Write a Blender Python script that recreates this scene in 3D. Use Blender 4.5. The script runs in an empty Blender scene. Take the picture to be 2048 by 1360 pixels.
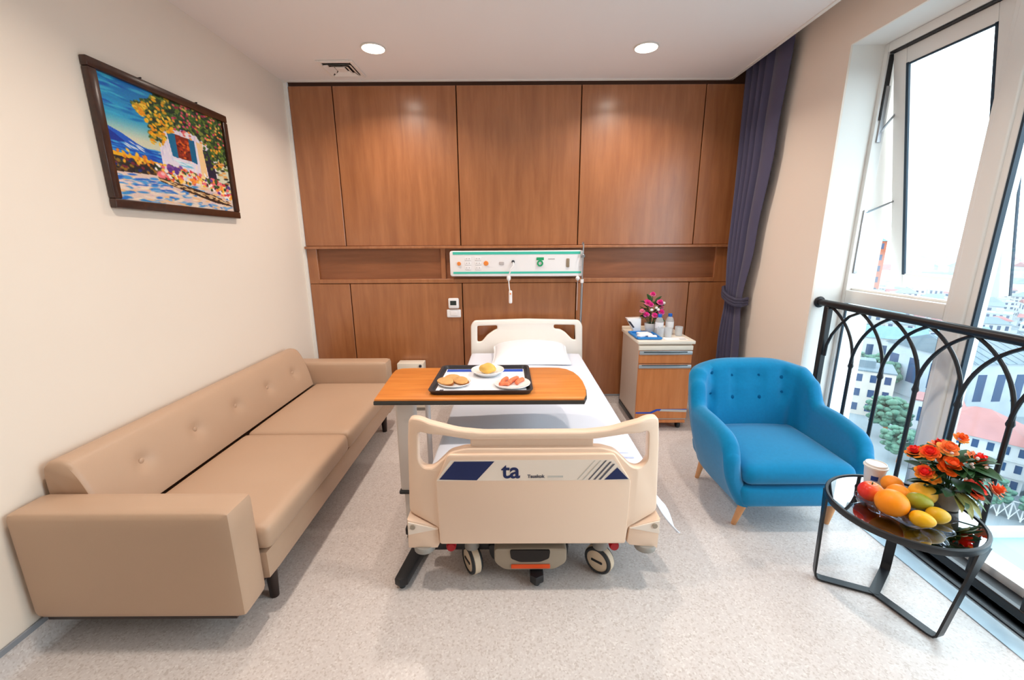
import bpy, bmesh, math, random
import numpy as np
from mathutils import Vector, Matrix
random.seed(7)
PI = math.pi
S = bpy.context.scene
COL = S.collection
# ---------------------------------------------------------------- camera
F, PITCH, ROLL, HCAM = 835.0, math.atan(195 / 835.0), 0.0055, 1.5
cd = bpy.data.cameras.new('camera')
cam = bpy.data.objects.new('camera', cd)
COL.objects.link(cam)
cd.sensor_fit = 'HORIZONTAL'
cd.sensor_width = 36.0
cd.lens = 36.0 * F / 2048.0
cd.clip_start = 0.02
cd.clip_end = 4000
fw = Vector((0, math.cos(PITCH), -math.sin(PITCH)))
rt = Vector((1, 0, 0))
up = rt.cross(fw)
r2 = rt * math.cos(ROLL) - up * math.sin(ROLL)
u2 = rt * math.sin(ROLL) + up * math.cos(ROLL)
cam.matrix_world = Matrix(((r2.x, u2.x, -fw.x, 0), (r2.y, u2.y, -fw.y, 0), (r2.z, u2.z, -fw.z, HCAM), (0, 0, 0, 1)))
S.camera = cam
# ---------------------------------------------------------------- exposure, sky
S.view_settings.view_transform = 'Standard'
S.view_settings.look = 'None'
S.view_settings.exposure = 0.22
S.view_settings.gamma = 1.0
S.view_settings.use_curve_mapping = False
SKY = 5.6
LAMP_W = 10.0
W = bpy.data.worlds.new('sky')
S.world = W
W.use_nodes = True
wn, wl = W.node_tree.nodes, W.node_tree.links
wn.clear()
wo = wn.new('ShaderNodeOutputWorld')
wb = wn.new('ShaderNodeBackground')
wb.inputs['Color'].default_value = (0.86, 0.95, 1.0, 1)
wb.inputs['Strength'].default_value = SKY
wl.new(wb.outputs[0], wo.inputs[0])


def portal(name, loc, rot, sx, sy):
    l = bpy.data.lights.new(name, 'AREA')
    l.shape = 'RECTANGLE'
    l.size, l.size_y = sx, sy
    l.cycles.is_portal = True
    o = bpy.data.objects.new(name, l)
    o.location, o.rotation_euler = loc, rot
    COL.objects.link(o)


portal('window_portal', (2.55, 1.29, 1.3), (0, math.radians(90), 0), 2.6, 2.9)


# ---------------------------------------------------------------- helpers
def lin(c):
    return tuple(((v / 255) / 12.92 if v / 255 <= 0.04045 else ((v / 255 + 0.055) / 1.055) ** 2.4) for v in c)


def mat(name, rgb, rough=0.5, metal=0.0, spec=0.5, noise=0, nscale=20, bump=0, bscale=200, coat=0, sheen=0, attr=None, trans=0, ior=1.45, emit=0, var=(0.85, 1.1)):
    m = bpy.data.materials.new(name)
    m.use_nodes = True
    nt = m.node_tree
    b = nt.nodes['Principled BSDF']
    c = lin(rgb)
    b.inputs['Base Color'].default_value = (*c, 1)
    b.inputs['Roughness'].default_value = rough
    b.inputs['Metallic'].default_value = metal
    b.inputs['Specular IOR Level'].default_value = spec
    b.inputs['IOR'].default_value = ior
    b.inputs['Coat Weight'].default_value = coat
    b.inputs['Sheen Weight'].default_value = sheen
    b.inputs['Transmission Weight'].default_value = trans
    if emit:
        b.inputs['Emission Color'].default_value = (*c, 1)
        b.inputs['Emission Strength'].default_value = emit
    tc = nt.nodes.new('ShaderNodeTexCoord')
    if attr:
        a = nt.nodes.new('ShaderNodeAttribute')
        a.attribute_name = attr
        nt.links.new(a.outputs['Color'], b.inputs['Base Color'])
    elif noise:
        n = nt.nodes.new('ShaderNodeTexNoise')
        n.inputs['Scale'].default_value = nscale
        n.inputs['Detail'].default_value = 6
        nt.links.new(tc.outputs['Object'], n.inputs['Vector'])
        r = nt.nodes.new('ShaderNodeValToRGB')
        r.color_ramp.elements[0].position = 0.3
        r.color_ramp.elements[1].position = 0.7
        r.color_ramp.elements[0].color = (*[v * (1 - noise * .35) for v in c], 1)
        r.color_ramp.elements[1].color = (*[min(1, v * (1 + noise * .12)) for v in c], 1)
        nt.links.new(n.outputs['Fac'], r.inputs['Fac'])
        nt.links.new(r.outputs['Color'], b.inputs['Base Color'])
    if bump:
        n2 = nt.nodes.new('ShaderNodeTexNoise')
        n2.inputs['Scale'].default_value = bscale
        n2.inputs['Detail'].default_value = 3
        nt.links.new(tc.outputs['Object'], n2.inputs['Vector'])
        bp = nt.nodes.new('ShaderNodeBump')
        bp.inputs['Strength'].default_value = bump
        bp.inputs['Distance'].default_value = 0.01
        nt.links.new(n2.outputs['Fac'], bp.inputs['Height'])
        nt.links.new(bp.outputs['Normal'], b.inputs['Normal'])
    return m


def wood(name, c1, c2, c3, rough, scale, stretch, coat=0.0, coatr=0.2):
    m = bpy.data.materials.new(name)
    m.use_nodes = True
    nt = m.node_tree
    b = nt.nodes['Principled BSDF']
    tc = nt.nodes.new('ShaderNodeTexCoord')
    mp = nt.nodes.new('ShaderNodeMapping')
    mp.inputs['Scale'].default_value = stretch
    n = nt.nodes.new('ShaderNodeTexNoise')
    n.inputs['Scale'].default_value = scale
    n.inputs['Detail'].default_value = 8
    n.inputs['Roughness'].default_value = 0.62
    n.inputs['Distortion'].default_value = 0.35
    nt.links.new(tc.outputs['Object'], mp.inputs['Vector'])
    nt.links.new(mp.outputs['Vector'], n.inputs['Vector'])
    r = nt.nodes.new('ShaderNodeValToRGB')
    e = r.color_ramp.elements
    e[0].position, e[1].position = 0.3, 0.72
    e[0].color, e[1].color = (*lin(c1), 1), (*lin(c3), 1)
    k = e.new(0.5)
    k.color = (*lin(c2), 1)
    nt.links.new(n.outputs['Fac'], r.inputs['Fac'])
    nt.links.new(r.outputs['Color'], b.inputs['Base Color'])
    b.inputs['Roughness'].default_value = rough
    b.inputs['Coat Weight'].default_value = coat
    b.inputs['Coat Roughness'].default_value = coatr
    return m


def glass_mat(name, tint=(0.93, 0.98, 1.0), ior=1.45, rough=0.0, milky=0.0):
    m = bpy.data.materials.new(name)
    m.use_nodes = True
    nt = m.node_tree
    nt.nodes.clear()
    o = nt.nodes.new('ShaderNodeOutputMaterial')
    t = nt.nodes.new('ShaderNodeBsdfTransparent')
    t.inputs['Color'].default_value = (*tint, 1)
    g = nt.nodes.new('ShaderNodeBsdfGlossy')
    g.inputs['Roughness'].default_value = rough
    lw = nt.nodes.new('ShaderNodeLayerWeight')   # same on both faces of the pane
    lw.inputs['Blend'].default_value = 0.5
    pw = nt.nodes.new('ShaderNodeMath')
    pw.operation = 'POWER'
    pw.inputs[1].default_value = 5.0
    nt.links.new(lw.outputs['Facing'], pw.inputs[0])
    f = nt.nodes.new('ShaderNodeMath')
    f.operation = 'MULTIPLY_ADD'
    r0 = ((ior - 1) / (ior + 1)) ** 2
    f.inputs[1].default_value = 1 - r0
    f.inputs[2].default_value = r0
    nt.links.new(pw.outputs[0], f.inputs[0])
    x = nt.nodes.new('ShaderNodeMixShader')
    nt.links.new(f.outputs[0], x.inputs[0])
    nt.links.new(t.outputs[0], x.inputs[1])
    nt.links.new(g.outputs[0], x.inputs[2])
    last = x
    if milky:
        df = nt.nodes.new('ShaderNodeBsdfDiffuse')
        df.inputs['Color'].default_value = (.9, .92, .94, 1)
        x2 = nt.nodes.new('ShaderNodeMixShader')
        x2.inputs[0].default_value = milky
        nt.links.new(x.outputs[0], x2.inputs[1])
        nt.links.new(df.outputs[0], x2.inputs[2])
        last = x2
    nt.links.new(last.outputs[0], o.inputs[0])
    return m


def floor_mat(name):
    m = bpy.data.materials.new(name)
    m.use_nodes = True
    nt = m.node_tree
    b = nt.nodes['Principled BSDF']
    tc = nt.nodes.new('ShaderNodeTexCoord')
    v = nt.nodes.new('ShaderNodeTexVoronoi')
    v.inputs['Scale'].default_value = 150
    nt.links.new(tc.outputs['Object'], v.inputs['Vector'])
    sp = nt.nodes.new('ShaderNodeSeparateColor')
    nt.links.new(v.outputs['Color'], sp.inputs[0])
    r = nt.nodes.new('ShaderNodeValToRGB')
    r.color_ramp.interpolation = 'CONSTANT'
    e = r.color_ramp.elements
    e[0].color = (*lin((202, 190, 183)), 1)
    e[1].position = 0.1
    e[1].color = (*lin((216, 206, 201)), 1)
    for p, c in ((0.55, (221, 212, 207)), (0.8, (209, 198, 192)), (0.92, (228, 220, 215))):
        k = e.new(p)
        k.color = (*lin(c), 1)
    nt.links.new(sp.outputs[0], r.inputs['Fac'])
    nt.links.new(r.outputs['Color'], b.inputs['Base Color'])
    b.inputs['Roughness'].default_value = 0.32
    b.inputs['Specular IOR Level'].default_value = 0.4
    return m


class MB:
    def __init__(self):
        self.bm = bmesh.new()

    def _merge(self, t, M=None):
        if M is not None:
            bmesh.ops.transform(t, matrix=M, verts=t.verts)
        me = bpy.data.meshes.new('t')
        t.to_mesh(me)
        t.free()
        self.bm.from_mesh(me)
        bpy.data.meshes.remove(me)
        return self

    def box(self, a, b, bev=0.0, seg=2, M=None):
        t = bmesh.new()
        bmesh.ops.create_cube(t, size=1)
        c = [(a[i] + b[i]) / 2 for i in range(3)]
        s = [abs(b[i] - a[i]) for i in range(3)]
        for v in t.verts:
            v.co = Vector((v.co[i] * s[i] + c[i] for i in range(3)))
        if bev:
            bmesh.ops.bevel(t, geom=list(t.edges), offset=min(bev, min(s) * .49), segments=seg, affect='EDGES', profile=0.5)
        return self._merge(t, M)

    def prism(self, pts, axis, d0, d1, bev=0.0, seg=2, M=None):
        """polygon extruded along an axis (0 x, 1 y, 2 z)"""
        t = bmesh.new()
        def P(p, d):
            return {0: (d, p[0], p[1]), 1: (p[0], d, p[1]), 2: (p[0], p[1], d)}[axis]
        A = [t.verts.new(P(p, d0)) for p in pts]
        B = [t.verts.new(P(p, d1)) for p in pts]
        n = len(pts)
        t.faces.new(A)
        t.faces.new(B[::-1])
        for i in range(n):
            t.faces.new((A[i], B[i], B[(i + 1) % n], A[(i + 1) % n]))
        bmesh.ops.recalc_face_normals(t, faces=t.faces)
        if bev:
            ed = [e for e in t.edges if len(e.link_faces) == 2 and any(len(f.verts) == n and n > 4 or abs(f.normal[axis]) > .9 for f in e.link_faces)]
            bmesh.ops.bevel(t, geom=ed, offset=bev, segments=seg, affect='EDGES', profile=0.5)
        return self._merge(t, M)

    def tube(self, pts, r, n=8, cap=True, closed=False):
        pts = [Vector(p) for p in pts]
        rs = r if isinstance(r, (list, tuple)) else [r] * len(pts)
        rings = []
        N = len(pts)
        prev = None
        for i, p in enumerate(pts):
            if closed:
                d = pts[(i + 1) % N] - pts[i - 1]
            else:
                d = pts[min(i + 1, N - 1)] - pts[max(i - 1, 0)]
            d.normalize()
            if prev is None:
                a = d.orthogonal().normalized()
            else:
                a = (prev - d * prev.dot(d)).normalized()
            prev = a
            b = d.cross(a)
            rings.append([self.bm.verts.new(p + (a * math.cos(2 * PI * k / n) + b * math.sin(2 * PI * k / n)) * rs[i]) for k in range(n)])
        for i in range(N if closed else N - 1):
            A, B = rings[i], rings[(i + 1) % N]
            for k in range(n):
                self.bm.faces.new((A[k], A[(k + 1) % n], B[(k + 1) % n], B[k]))
        if cap and not closed:
            self.bm.faces.new(rings[0][::-1])
            self.bm.faces.new(rings[-1])
        return self

    def cyl(self, p0, p1, r0, r1=None, n=20):
        return self.tube([p0, p1], [r0, r0 if r1 is None else r1], n)

    def lathe(self, prof, c=(0, 0, 0), n=24, M=None, sx=1, sy=1, wave=None):
        t = bmesh.new()
        rings = []
        for r, z in prof:
            if r < 1e-5:
                rings.append([t.verts.new((c[0], c[1], c[2] + z))])
            else:
                ring = []
                for k in range(n):
                    a = 2 * PI * k / n
                    q = r * (1 + (wave(a, r) if wave else 0))
                    ring.append(t.verts.new((c[0] + q * sx * math.cos(a), c[1] + q * sy * math.sin(a), c[2] + z)))
                rings.append(ring)
        for A, B in zip(rings, rings[1:]):
            for k in range(n):
                k2 = (k + 1) % n
                if len(A) == 1 and len(B) == 1:
                    continue
                if len(A) == 1:
                    t.faces.new((A[0], B[k2], B[k]))
                elif len(B) == 1:
                    t.faces.new((A[k], A[k2], B[0]))
                else:
                    t.faces.new((A[k], A[k2], B[k2], B[k]))
        bmesh.ops.recalc_face_normals(t, faces=t.faces)
        return self._merge(t, M)

    def grid(self, fn, nu, nv, close_u=False):
        V = [[self.bm.verts.new(fn(i / nu, j / nv)) for j in range(nv + 1)] for i in range(nu if close_u else nu + 1)]
        for i in range(nu):
            for j in range(nv):
                a, b = V[i], V[(i + 1) % len(V)]
                self.bm.faces.new((a[j], b[j], b[j + 1], a[j + 1]))
        return V

    def puff(self, a, b, r, nx=10, ny=10, nz=6, crown=0.0, fn=None, crown_axis=2):
        """rounded, slightly swollen box between corners a and b"""
        t = bmesh.new()
        n = (nx, ny, nz)
        for ax in range(3):
            u, v = (ax + 1) % 3, (ax + 2) % 3
            for sd in (-1, 1):
                V = []
                for i in range(n[u] + 1):
                    row = []
                    for j in range(n[v] + 1):
                        p = [0, 0, 0]
                        p[ax] = sd
                        p[u] = math.sin((2 * i / n[u] - 1) * PI / 2 * .9) / math.sin(PI / 2 * .9)
                        p[v] = math.sin((2 * j / n[v] - 1) * PI / 2 * .9) / math.sin(PI / 2 * .9)
                        row.append(t.verts.new(p))
                    V.append(row)
                for i in range(n[u]):
                    for j in range(n[v]):
                        t.faces.new((V[i][j], V[i + 1][j], V[i + 1][j + 1], V[i][j + 1]))
        bmesh.ops.remove_doubles(t, verts=t.verts, dist=1e-5)
        h = [(b[i] - a[i]) / 2 for i in range(3)]
        c = [(b[i] + a[i]) / 2 for i in range(3)]
        rr = [min(r, h[i] * .98) for i in range(3)]
        for vt in t.verts:
            p = vt.co.copy()
            q = Vector([p[i] * h[i] for i in range(3)])
            inn = Vector([max(-(h[i] - rr[i]), min(h[i] - rr[i], q[i])) for i in range(3)])
            d = Vector([(q[i] - inn[i]) / rr[i] for i in range(3)])
            if d.length > 1e-6:
                m = max(abs(d[0]), abs(d[1]), abs(d[2]))
                d = d.normalized() * m
            res = Vector([inn[i] + d[i] * rr[i] for i in range(3)])
            if crown:
                o = [i for i in range(3) if i != crown_axis]
                w = (1 - p[o[0]] ** 2) * (1 - p[o[1]] ** 2)
                res[crown_axis] += crown * w * (p[crown_axis] if p[crown_axis] > 0 else 0)
            res = res + Vector(c)
            vt.co = fn(res, p) if fn else res
        bmesh.ops.recalc_face_normals(t, faces=t.faces)
        return self._merge(t)

    def blob(self, c, s, n=16, fn=None, M=None):
        t = bmesh.new()
        bmesh.ops.create_uvsphere(t, u_segments=n, v_segments=max(6, n * 2 // 3), radius=1)
        for v in t.verts:
            p = fn(v.co.copy()) if fn else v.co
            v.co = Vector((p[0] * s[0], p[1] * s[1], p[2] * s[2]))
        if M is not None:
            bmesh.ops.transform(t, matrix=M, verts=t.verts)
        bmesh.ops.translate(t, vec=Vector(c), verts=t.verts)
        return self._merge(t)

    def face(self, pts):
        self.bm.faces.new([self.bm.verts.new(p) for p in pts])
        return self


WL = {}


def finish(me, m, smooth=True, angle=40):
    me.materials.append(m)
    if smooth:
        for p in me.polygons:
            p.use_smooth = True
        me.set_sharp_from_angle(angle=math.radians(angle))


def build(name, mb, m, parent=None, origin=None, smooth=True, angle=40):
    me = bpy.data.meshes.new(name)
    bmesh.ops.recalc_face_normals(mb.bm, faces=mb.bm.faces) if getattr(mb, 'fixn', False) else None
    mb.bm.to_mesh(me)
    mb.bm.free()
    finish(me, m, smooth, angle)
    o = bpy.data.objects.new(name, me)
    COL.objects.link(o)
    if parent is not None:
        w = WL[parent.name]
        o.parent = parent
        me.transform(Matrix.Translation(-w))
        WL[o.name] = w
    elif origin is not None:
        me.transform(Matrix.Translation(-Vector(origin)))
        o.location = origin
        WL[o.name] = Vector(origin)
    else:
        WL[o.name] = Vector((0, 0, 0))
    return o


def tag(o, label=None, cat=None, group=None, kind=None):
    if label: o['label'] = label
    if cat: o['category'] = cat
    if group: o['group'] = group
    if kind: o['kind'] = kind
    return o


def thing(name, loc, label, cat, group=None):
    o = bpy.data.objects.new(name, None)
    o.empty_display_size = 0.1
    COL.objects.link(o)
    o.location = loc
    WL[o.name] = Vector(loc)
    return tag(o, label, cat, group)


def setting(name, loc=(0, 0, 0)):
    o = bpy.data.objects.new(name, None)
    COL.objects.link(o)
    o.location = loc
    WL[o.name] = Vector(loc)
    o['kind'] = 'structure'
    return o


def struct(name, mb, m, smooth=False):
    return tag(build(name, mb, m, smooth=smooth), kind='structure')


def kids(o):
    return list(o.children)


def dup(o, off, parent=None, label=None, group=None, rotz=None):
    """copy of an object and of its parts; off = shift of the top-level copy"""
    c = o.copy()
    COL.objects.link(c)
    if parent is not None:
        c.parent = parent
    else:
        c.location = Vector(o.location) + Vector(off)
        if rotz is not None:
            c.rotation_euler.z = rotz
    WL[c.name] = WL[o.name] + Vector(off)
    if label: c['label'] = label
    if group: c['group'] = group
    for k in kids(o):
        dup(k, off, c)
    return c


def outline_mesh(outer, holes, y0, depth, bev, axis='y'):
    """flat plate in the x-z plane with holes, rounded edges; returns a mesh (front at y0, going back)"""
    cu = bpy.data.curves.new('c', 'CURVE')
    cu.dimensions = '2D'
    cu.fill_mode = 'BOTH'
    cu.extrude = depth / 2 - bev
    cu.bevel_depth = bev
    cu.bevel_resolution = 2
    cu.offset = -bev
    for poly in [outer] + holes:
        s = cu.splines.new('POLY')
        s.points.add(len(poly) - 1)
        for p, q in zip(s.points, poly):
            p.co = (q[0], q[1], 0, 1)
        s.use_cyclic_u = True
    o = bpy.data.objects.new('c', cu)
    COL.objects.link(o)
    dg = bpy.context.evaluated_depsgraph_get()
    me = bpy.data.meshes.new_from_object(o.evaluated_get(dg))
    bpy.data.objects.remove(o)
    me.transform(Matrix.Translation((0, y0 + depth / 2, 0)) @ Matrix.Rotation(PI / 2, 4, 'X'))
    mb = MB()
    mb.bm.from_mesh(me)
    bmesh.ops.remove_doubles(mb.bm, verts=mb.bm.verts, dist=1e-5)
    return mb


def rounded(poly, r, n=5, skip=()):
    """round the corners of a polygon"""
    out = []
    N = len(poly)
    for i, p in enumerate(poly):
        p = Vector(p)
        a, b = Vector(poly[i - 1]) - p, Vector(poly[(i + 1) % N]) - p
        rr = min(r, a.length * .45, b.length * .45)
        if i in skip or rr < 1e-4:
            out.append(tuple(p))
            continue
        A, B = p + a.normalized() * rr, p + b.normalized() * rr
        for k in range(n + 1):
            t = k / n
            out.append(tuple(A * (1 - t) ** 2 + p * 2 * t * (1 - t) + B * t * t))
    return out


def text_mesh(s, size, x, z, y, bold=0.0, rot=Matrix.Rotation(PI / 2, 4, 'X'), ext=0.0004, align='LEFT', sx=1.0):
    cu = bpy.data.curves.new('f', 'FONT')
    cu.body = s
    cu.size = size
    cu.extrude = ext
    cu.offset = bold
    cu.align_x = align
    o = bpy.data.objects.new('f', cu)
    COL.objects.link(o)
    dg = bpy.context.evaluated_depsgraph_get()
    me = bpy.data.meshes.new_from_object(o.evaluated_get(dg))
    bpy.data.objects.remove(o)
    me.transform(Matrix.Translation((x, y, z)) @ rot @ Matrix.Diagonal((sx, 1, 1, 1)))
    mb = MB()
    mb.bm.from_mesh(me)
    return mb


# ---------------------------------------------------------------- materials
M_floor = floor_mat('terrazzo vinyl')
M_lwall = mat('cream paint', (242, 229, 214), .6, spec=.25, bump=.03, bscale=300)
M_beige = mat('beige paint', (248, 234, 220), .6, spec=.25, bump=.03, bscale=300)
M_white = mat('white paint', (244, 240, 234), .5, spec=.3)
M_ceil = mat('ceiling paint', (248, 243, 240), .75, spec=.2)
M_shadow = mat('dark gap', (38, 26, 18), .9)
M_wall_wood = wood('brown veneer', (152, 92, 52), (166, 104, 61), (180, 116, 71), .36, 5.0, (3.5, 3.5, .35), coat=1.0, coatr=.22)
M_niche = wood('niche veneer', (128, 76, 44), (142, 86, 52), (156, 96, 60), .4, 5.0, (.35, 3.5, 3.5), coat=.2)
M_gapshade = mat('painted gap shade', (70, 38, 18), .7)  # dark brown that paints the shade of the gap over the panels
M_capgray = mat('gray vinyl cap', (142, 146, 152), .5)
M_upvc = mat('white window frame', (240, 238, 234), .35)
M_gasket = mat('dark gasket', (38, 58, 74), .6)
M_glass = glass_mat('window glass')
M_black = mat('black painted iron', (22, 23, 27), .38, spec=.5)
M_blackplastic = mat('black plastic', (30, 30, 33), .45)
M_skystone = mat('sky tinted stone', (188, 212, 226), .3, noise=.3, nscale=9)  # pale blue of the reflected sky is put into the stone colour
M_metal = mat('brushed steel', (170, 172, 176), .3, metal=1)
M_leather = mat('tan leather', (194, 162, 136), .42, spec=.45, noise=.06, nscale=5, bump=.06, bscale=420)
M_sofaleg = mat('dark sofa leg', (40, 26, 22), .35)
M_cream = mat('cream plastic', (241, 211, 186), .38, spec=.45)
M_cream2 = mat('light cream plastic', (244, 228, 212), .4)
M_headcream = mat('pale headboard plastic', (250, 244, 236), .35)
M_navy = mat('navy print', (6, 32, 88), .4)
M_greyprint = mat('grey print', (88, 88, 98), .5)
M_palegrey = mat('pale grey print', (206, 200, 190), .5)
M_bedgrey = mat('grey bed frame', (150, 146, 140), .4)
M_pedal = mat('taupe pedal cover', (164, 150, 132), .45)
M_orange = mat('orange mark', (240, 84, 24), .45)
M_red = mat('red cap', (172, 12, 26), .35)
M_caster = mat('cream caster disc', (226, 204, 176), .4)
M_tyre = mat('dark tyre', (52, 54, 56), .6)
M_sheet = mat('white cotton', (234, 238, 250), .85, spec=.2, bump=.05, bscale=350, sheen=.2)
M_pillow = mat('white pillowcase', (244, 245, 250), .85, spec=.2, sheen=.2)
M_mattress = mat('pale blue mattress', (214, 222, 236), .8)
M_tablewood = wood('orange beech laminate', (206, 118, 44), (222, 134, 56), (234, 150, 72), .35, 6.0, (.5, 6, 6), coat=.2)
M_edge = mat('dark table edge', (58, 56, 52), .5)
M_column = mat('pale grey column', (226, 216, 208), .35)
M_tray = mat('dark tray', (46, 44, 48), .4, spec=.5)
M_paper = mat('white paper', (246, 246, 250), .8)
M_blueprint = mat('blue print', (30, 80, 190), .6)
M_china = mat('white china', (248, 248, 248), .15, spec=.6)
M_egg = mat('golden omelette', (250, 196, 96), .5, noise=.8, nscale=18, var=(.8, 1.1))
M_toast = mat('toasted slice', (236, 178, 112), .65, noise=.6, nscale=40)
M_crust = mat('toast crust', (158, 92, 40), .7)
M_ham = mat('pink sausage', (250, 132, 88), .45, noise=.6, nscale=40)
M_nswood = wood('nightstand laminate', (196, 116, 62), (210, 128, 70), (222, 142, 84), .4, 5.0, (5, 5, .4))
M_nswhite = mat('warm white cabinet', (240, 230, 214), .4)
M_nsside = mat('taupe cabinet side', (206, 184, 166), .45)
M_nshandle = mat('grey pull', (176, 184, 190), .35, metal=.4)
M_bluetray = mat('blue tray', (40, 130, 206), .35)
M_bluecap = mat('blue bottle cap', (18, 100, 200), .4)
M_bottle = mat('clear bottle', (232, 236, 240), .08, trans=.0, spec=.6)
M_clear = glass_mat('clear plastic', (.97, .98, .99), 1.5, milky=.35)
M_teal = mat('teal stripe', (70, 196, 172), .4)
M_green = mat('green label', (24, 160, 100), .5)
M_orangebtn = mat('orange outlet', (238, 138, 60), .45)
M_panelw = mat('white panel', (244, 240, 240), .35)
M_socket = mat('socket slot', (190, 180, 178), .5)
M_brown = mat('brown outlet', (150, 132, 110), .5)
M_darkdot = mat('dark jack', (50, 50, 60), .4)
M_screen = mat('dark screen', (44, 54, 54), .25)
M_blue = mat('turquoise wool', (2, 124, 172), .9, spec=.15, bump=.12, bscale=500, sheen=.25, noise=.2, nscale=60)
M_bluedark = mat('turquoise button', (4, 84, 128), .9, spec=.1)
M_beech = mat('beech leg', (222, 160, 108), .45, noise=.4, nscale=20)
M_curtain = mat('dusk purple curtain', (88, 85, 110), .9, spec=.1, bump=.06, bscale=500, sheen=.2)
M_mirrorglass = mat('smoked glass top', (168, 172, 178), .02, metal=1)
M_crystal = glass_mat('crystal bowl', (.82, .84, .9), 1.8, .05)
M_leaf = mat('dark leaf', (46, 84, 42), .5, noise=.6, nscale=12)
M_leaf2 = mat('olive leaf', (150, 146, 72), .5, noise=.5, nscale=12)
M_leaf3 = mat('fresh leaf', (96, 140, 66), .5, noise=.4, nscale=12)
M_petal = mat('petal', (255, 255, 255), .6, attr='Col', spec=.2)
M_pot = mat('grey flower pot', (178, 164, 152), .5, noise=.6, nscale=14)
M_potw = mat('white pot', (236, 234, 228), .35)
M_cup = mat('paper cup', (240, 236, 236), .5)
M_cupblue = mat('cup print', (40, 70, 150), .5)
M_frame = wood('dark frame wood', (46, 24, 16), (58, 31, 20), (70, 38, 25), .3, 8, (3, 3, 3), coat=.3)
M_canvas = mat('painted canvas', (255, 255, 255), .45, attr='Col', spec=.3, bump=.12, bscale=160)
M_tie = mat('curtain tie', (76, 74, 96), .85)
M_lampglow = mat('downlight diffuser', (255, 246, 232), .5, emit=14)
M_lamprim = mat('downlight rim', (240, 234, 226), .4)
M_vent = mat('vent metal', (246, 240, 234), .45)
M_ventdark = mat('vent duct', (40, 34, 32), .8)

# ---------------------------------------------------------------- the room
XL, XC, XW, D, ZC = -1.81, 1.765, 1.93, 3.72, 2.755
YF = -2.2
struct('floor', MB().box((XL - .1, YF - .1, -.12), (2.02, D + .15, 0)), M_floor)
cl = struct('ceiling', MB().box((XL - .1, YF - .1, ZC), (XC, D - .02, ZC + .22)), M_ceil)
cl2 = build('ceiling_recess', MB().box((XC - .02, YF - .1, 2.98), (2.4, D + .15, 3.1)), M_ceil, cl, smooth=False)
tm = MB()
tm.box((XC - .022, YF, ZC - .006), (XC + .002, D - .02, ZC + .012))
tm.box((XL, D - .042, ZC - .006), (XC, D - .018, ZC + .012))
struct('trim_1', tm, M_white)
struct('wall_left', MB().box((XL - .12, YF - .1, 0), (XL, D + .15, ZC + .2)), M_lwall)
struct('wall_front', MB().box((XL - .1, YF - .15, 0), (2.4, YF, 3.1)), M_lwall)
wr = MB()
wr.box((XW, 2.68, 0), (XW + .012, D + .15, 3.0))
wr.box((XW, YF, 2.58), (XW + .012, 2.68, 3.0))
wr.box((XW, YF, 0), (XW + .012, -.1, 2.58))
w_r = struct('wall_right', wr, M_beige)
wr = MB()
wr.box((XW + .012, 2.68, -.1), (2.32, D + .15, 3.0))
wr.box((XW + .012, YF, 2.58), (2.32, 2.68, 3.0))
wr.box((XW + .012, YF, -.1), (2.32, -.1, 2.58))
build('reveal_lining', wr, M_white, w_r, smooth=False)

# back wall: plaster core with veneer panels
wb_ = struct('wall_back', MB().box((XL - .1, D + .03, 0), (2.35, D + .15, 3.0)), M_shadow)
build('plaster_strip', MB().box((XL, D - .02, 0), (XL + .022, D + .03, ZC)), M_white, wb_, smooth=False)
XS = [-1.786, -1.435, -.44, .573, 1.575, XW]
zlow0, zlow1, znb, znt, zup0, zup1 = .10, 1.150, 1.19, 1.425, 1.475, 2.728
for i in range(5):
    a, b = XS[i] + (.004 if i else 0), XS[i + 1] - (.004 if i < 4 else 0)
    build('panel', MB().box((a, D, zup0 + .002), (b, D + .03, zup1), .003, 1), M_wall_wood, wb_, smooth=False)
    build('panel', MB().box((a, D, zlow0), (b, D + .03, zlow1), .003, 1), M_wall_wood, wb_, smooth=False)
build('niche_stile', MB().box((-1.786, D, zlow1 + .003), (-1.70, D + .03, znt + .03), .002, 1), M_wall_wood, wb_, smooth=False)
build('niche_stile', MB().box((1.785, D, zlow1 + .003), (XW, D + .03, znt + .03), .002, 1), M_wall_wood, wb_, smooth=False)
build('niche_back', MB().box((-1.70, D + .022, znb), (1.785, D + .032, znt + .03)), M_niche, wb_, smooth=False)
build('niche_divider', MB().box((-.62, D + .004, znb), (-.58, D + .03, znt + .03), .002, 1), M_wall_wood, wb_, smooth=False)
build('ledge_trim', MB().box((-1.786, D - .035, zup0 - .022), (XW, D + .03, zup0), .003, 1), M_wall_wood, wb_, smooth=False)
build('ledge_trim', MB().box((-1.70, D - .004, zlow1 + .004), (1.785, D + .03, znb), .003, 1), M_wall_wood, wb_, smooth=False)
build('shadow_gap_strip', MB().box((-1.786, D + .012, zup1), (XW, D + .03, ZC + .2)), M_gapshade, wb_, smooth=False)  # dark strip painted in for the shadow gap below the ceiling


def coved(name, axis, p0, p1, q):
    """skirting turned up from the floor with a grey cap; axis 1: runs along y at x=q, axis 0: along x at y=q"""
    prof = [(0, 0), (.035, 0), (.018, .006), (.008, .02), (.006, .088), (0, .088)]
    mb, cap = MB(), MB()
    if axis == 1:
        mb.prism([(q + a, z) for a, z in prof], 1, p0, p1)
        cap.box((q, p0, .088), (q + .010, p1, .112), .002, 1)
    else:
        mb.prism([(q - a, z) for a, z in prof], 0, p0, p1)
        cap.box((p0, q - .009, .088), (p1, q, .104), .002, 1)
    mb.fixn = True
    b = struct(name, mb, M_floor, True)
    build('cap_strip', cap, M_capgray, b, smooth=False)


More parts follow.
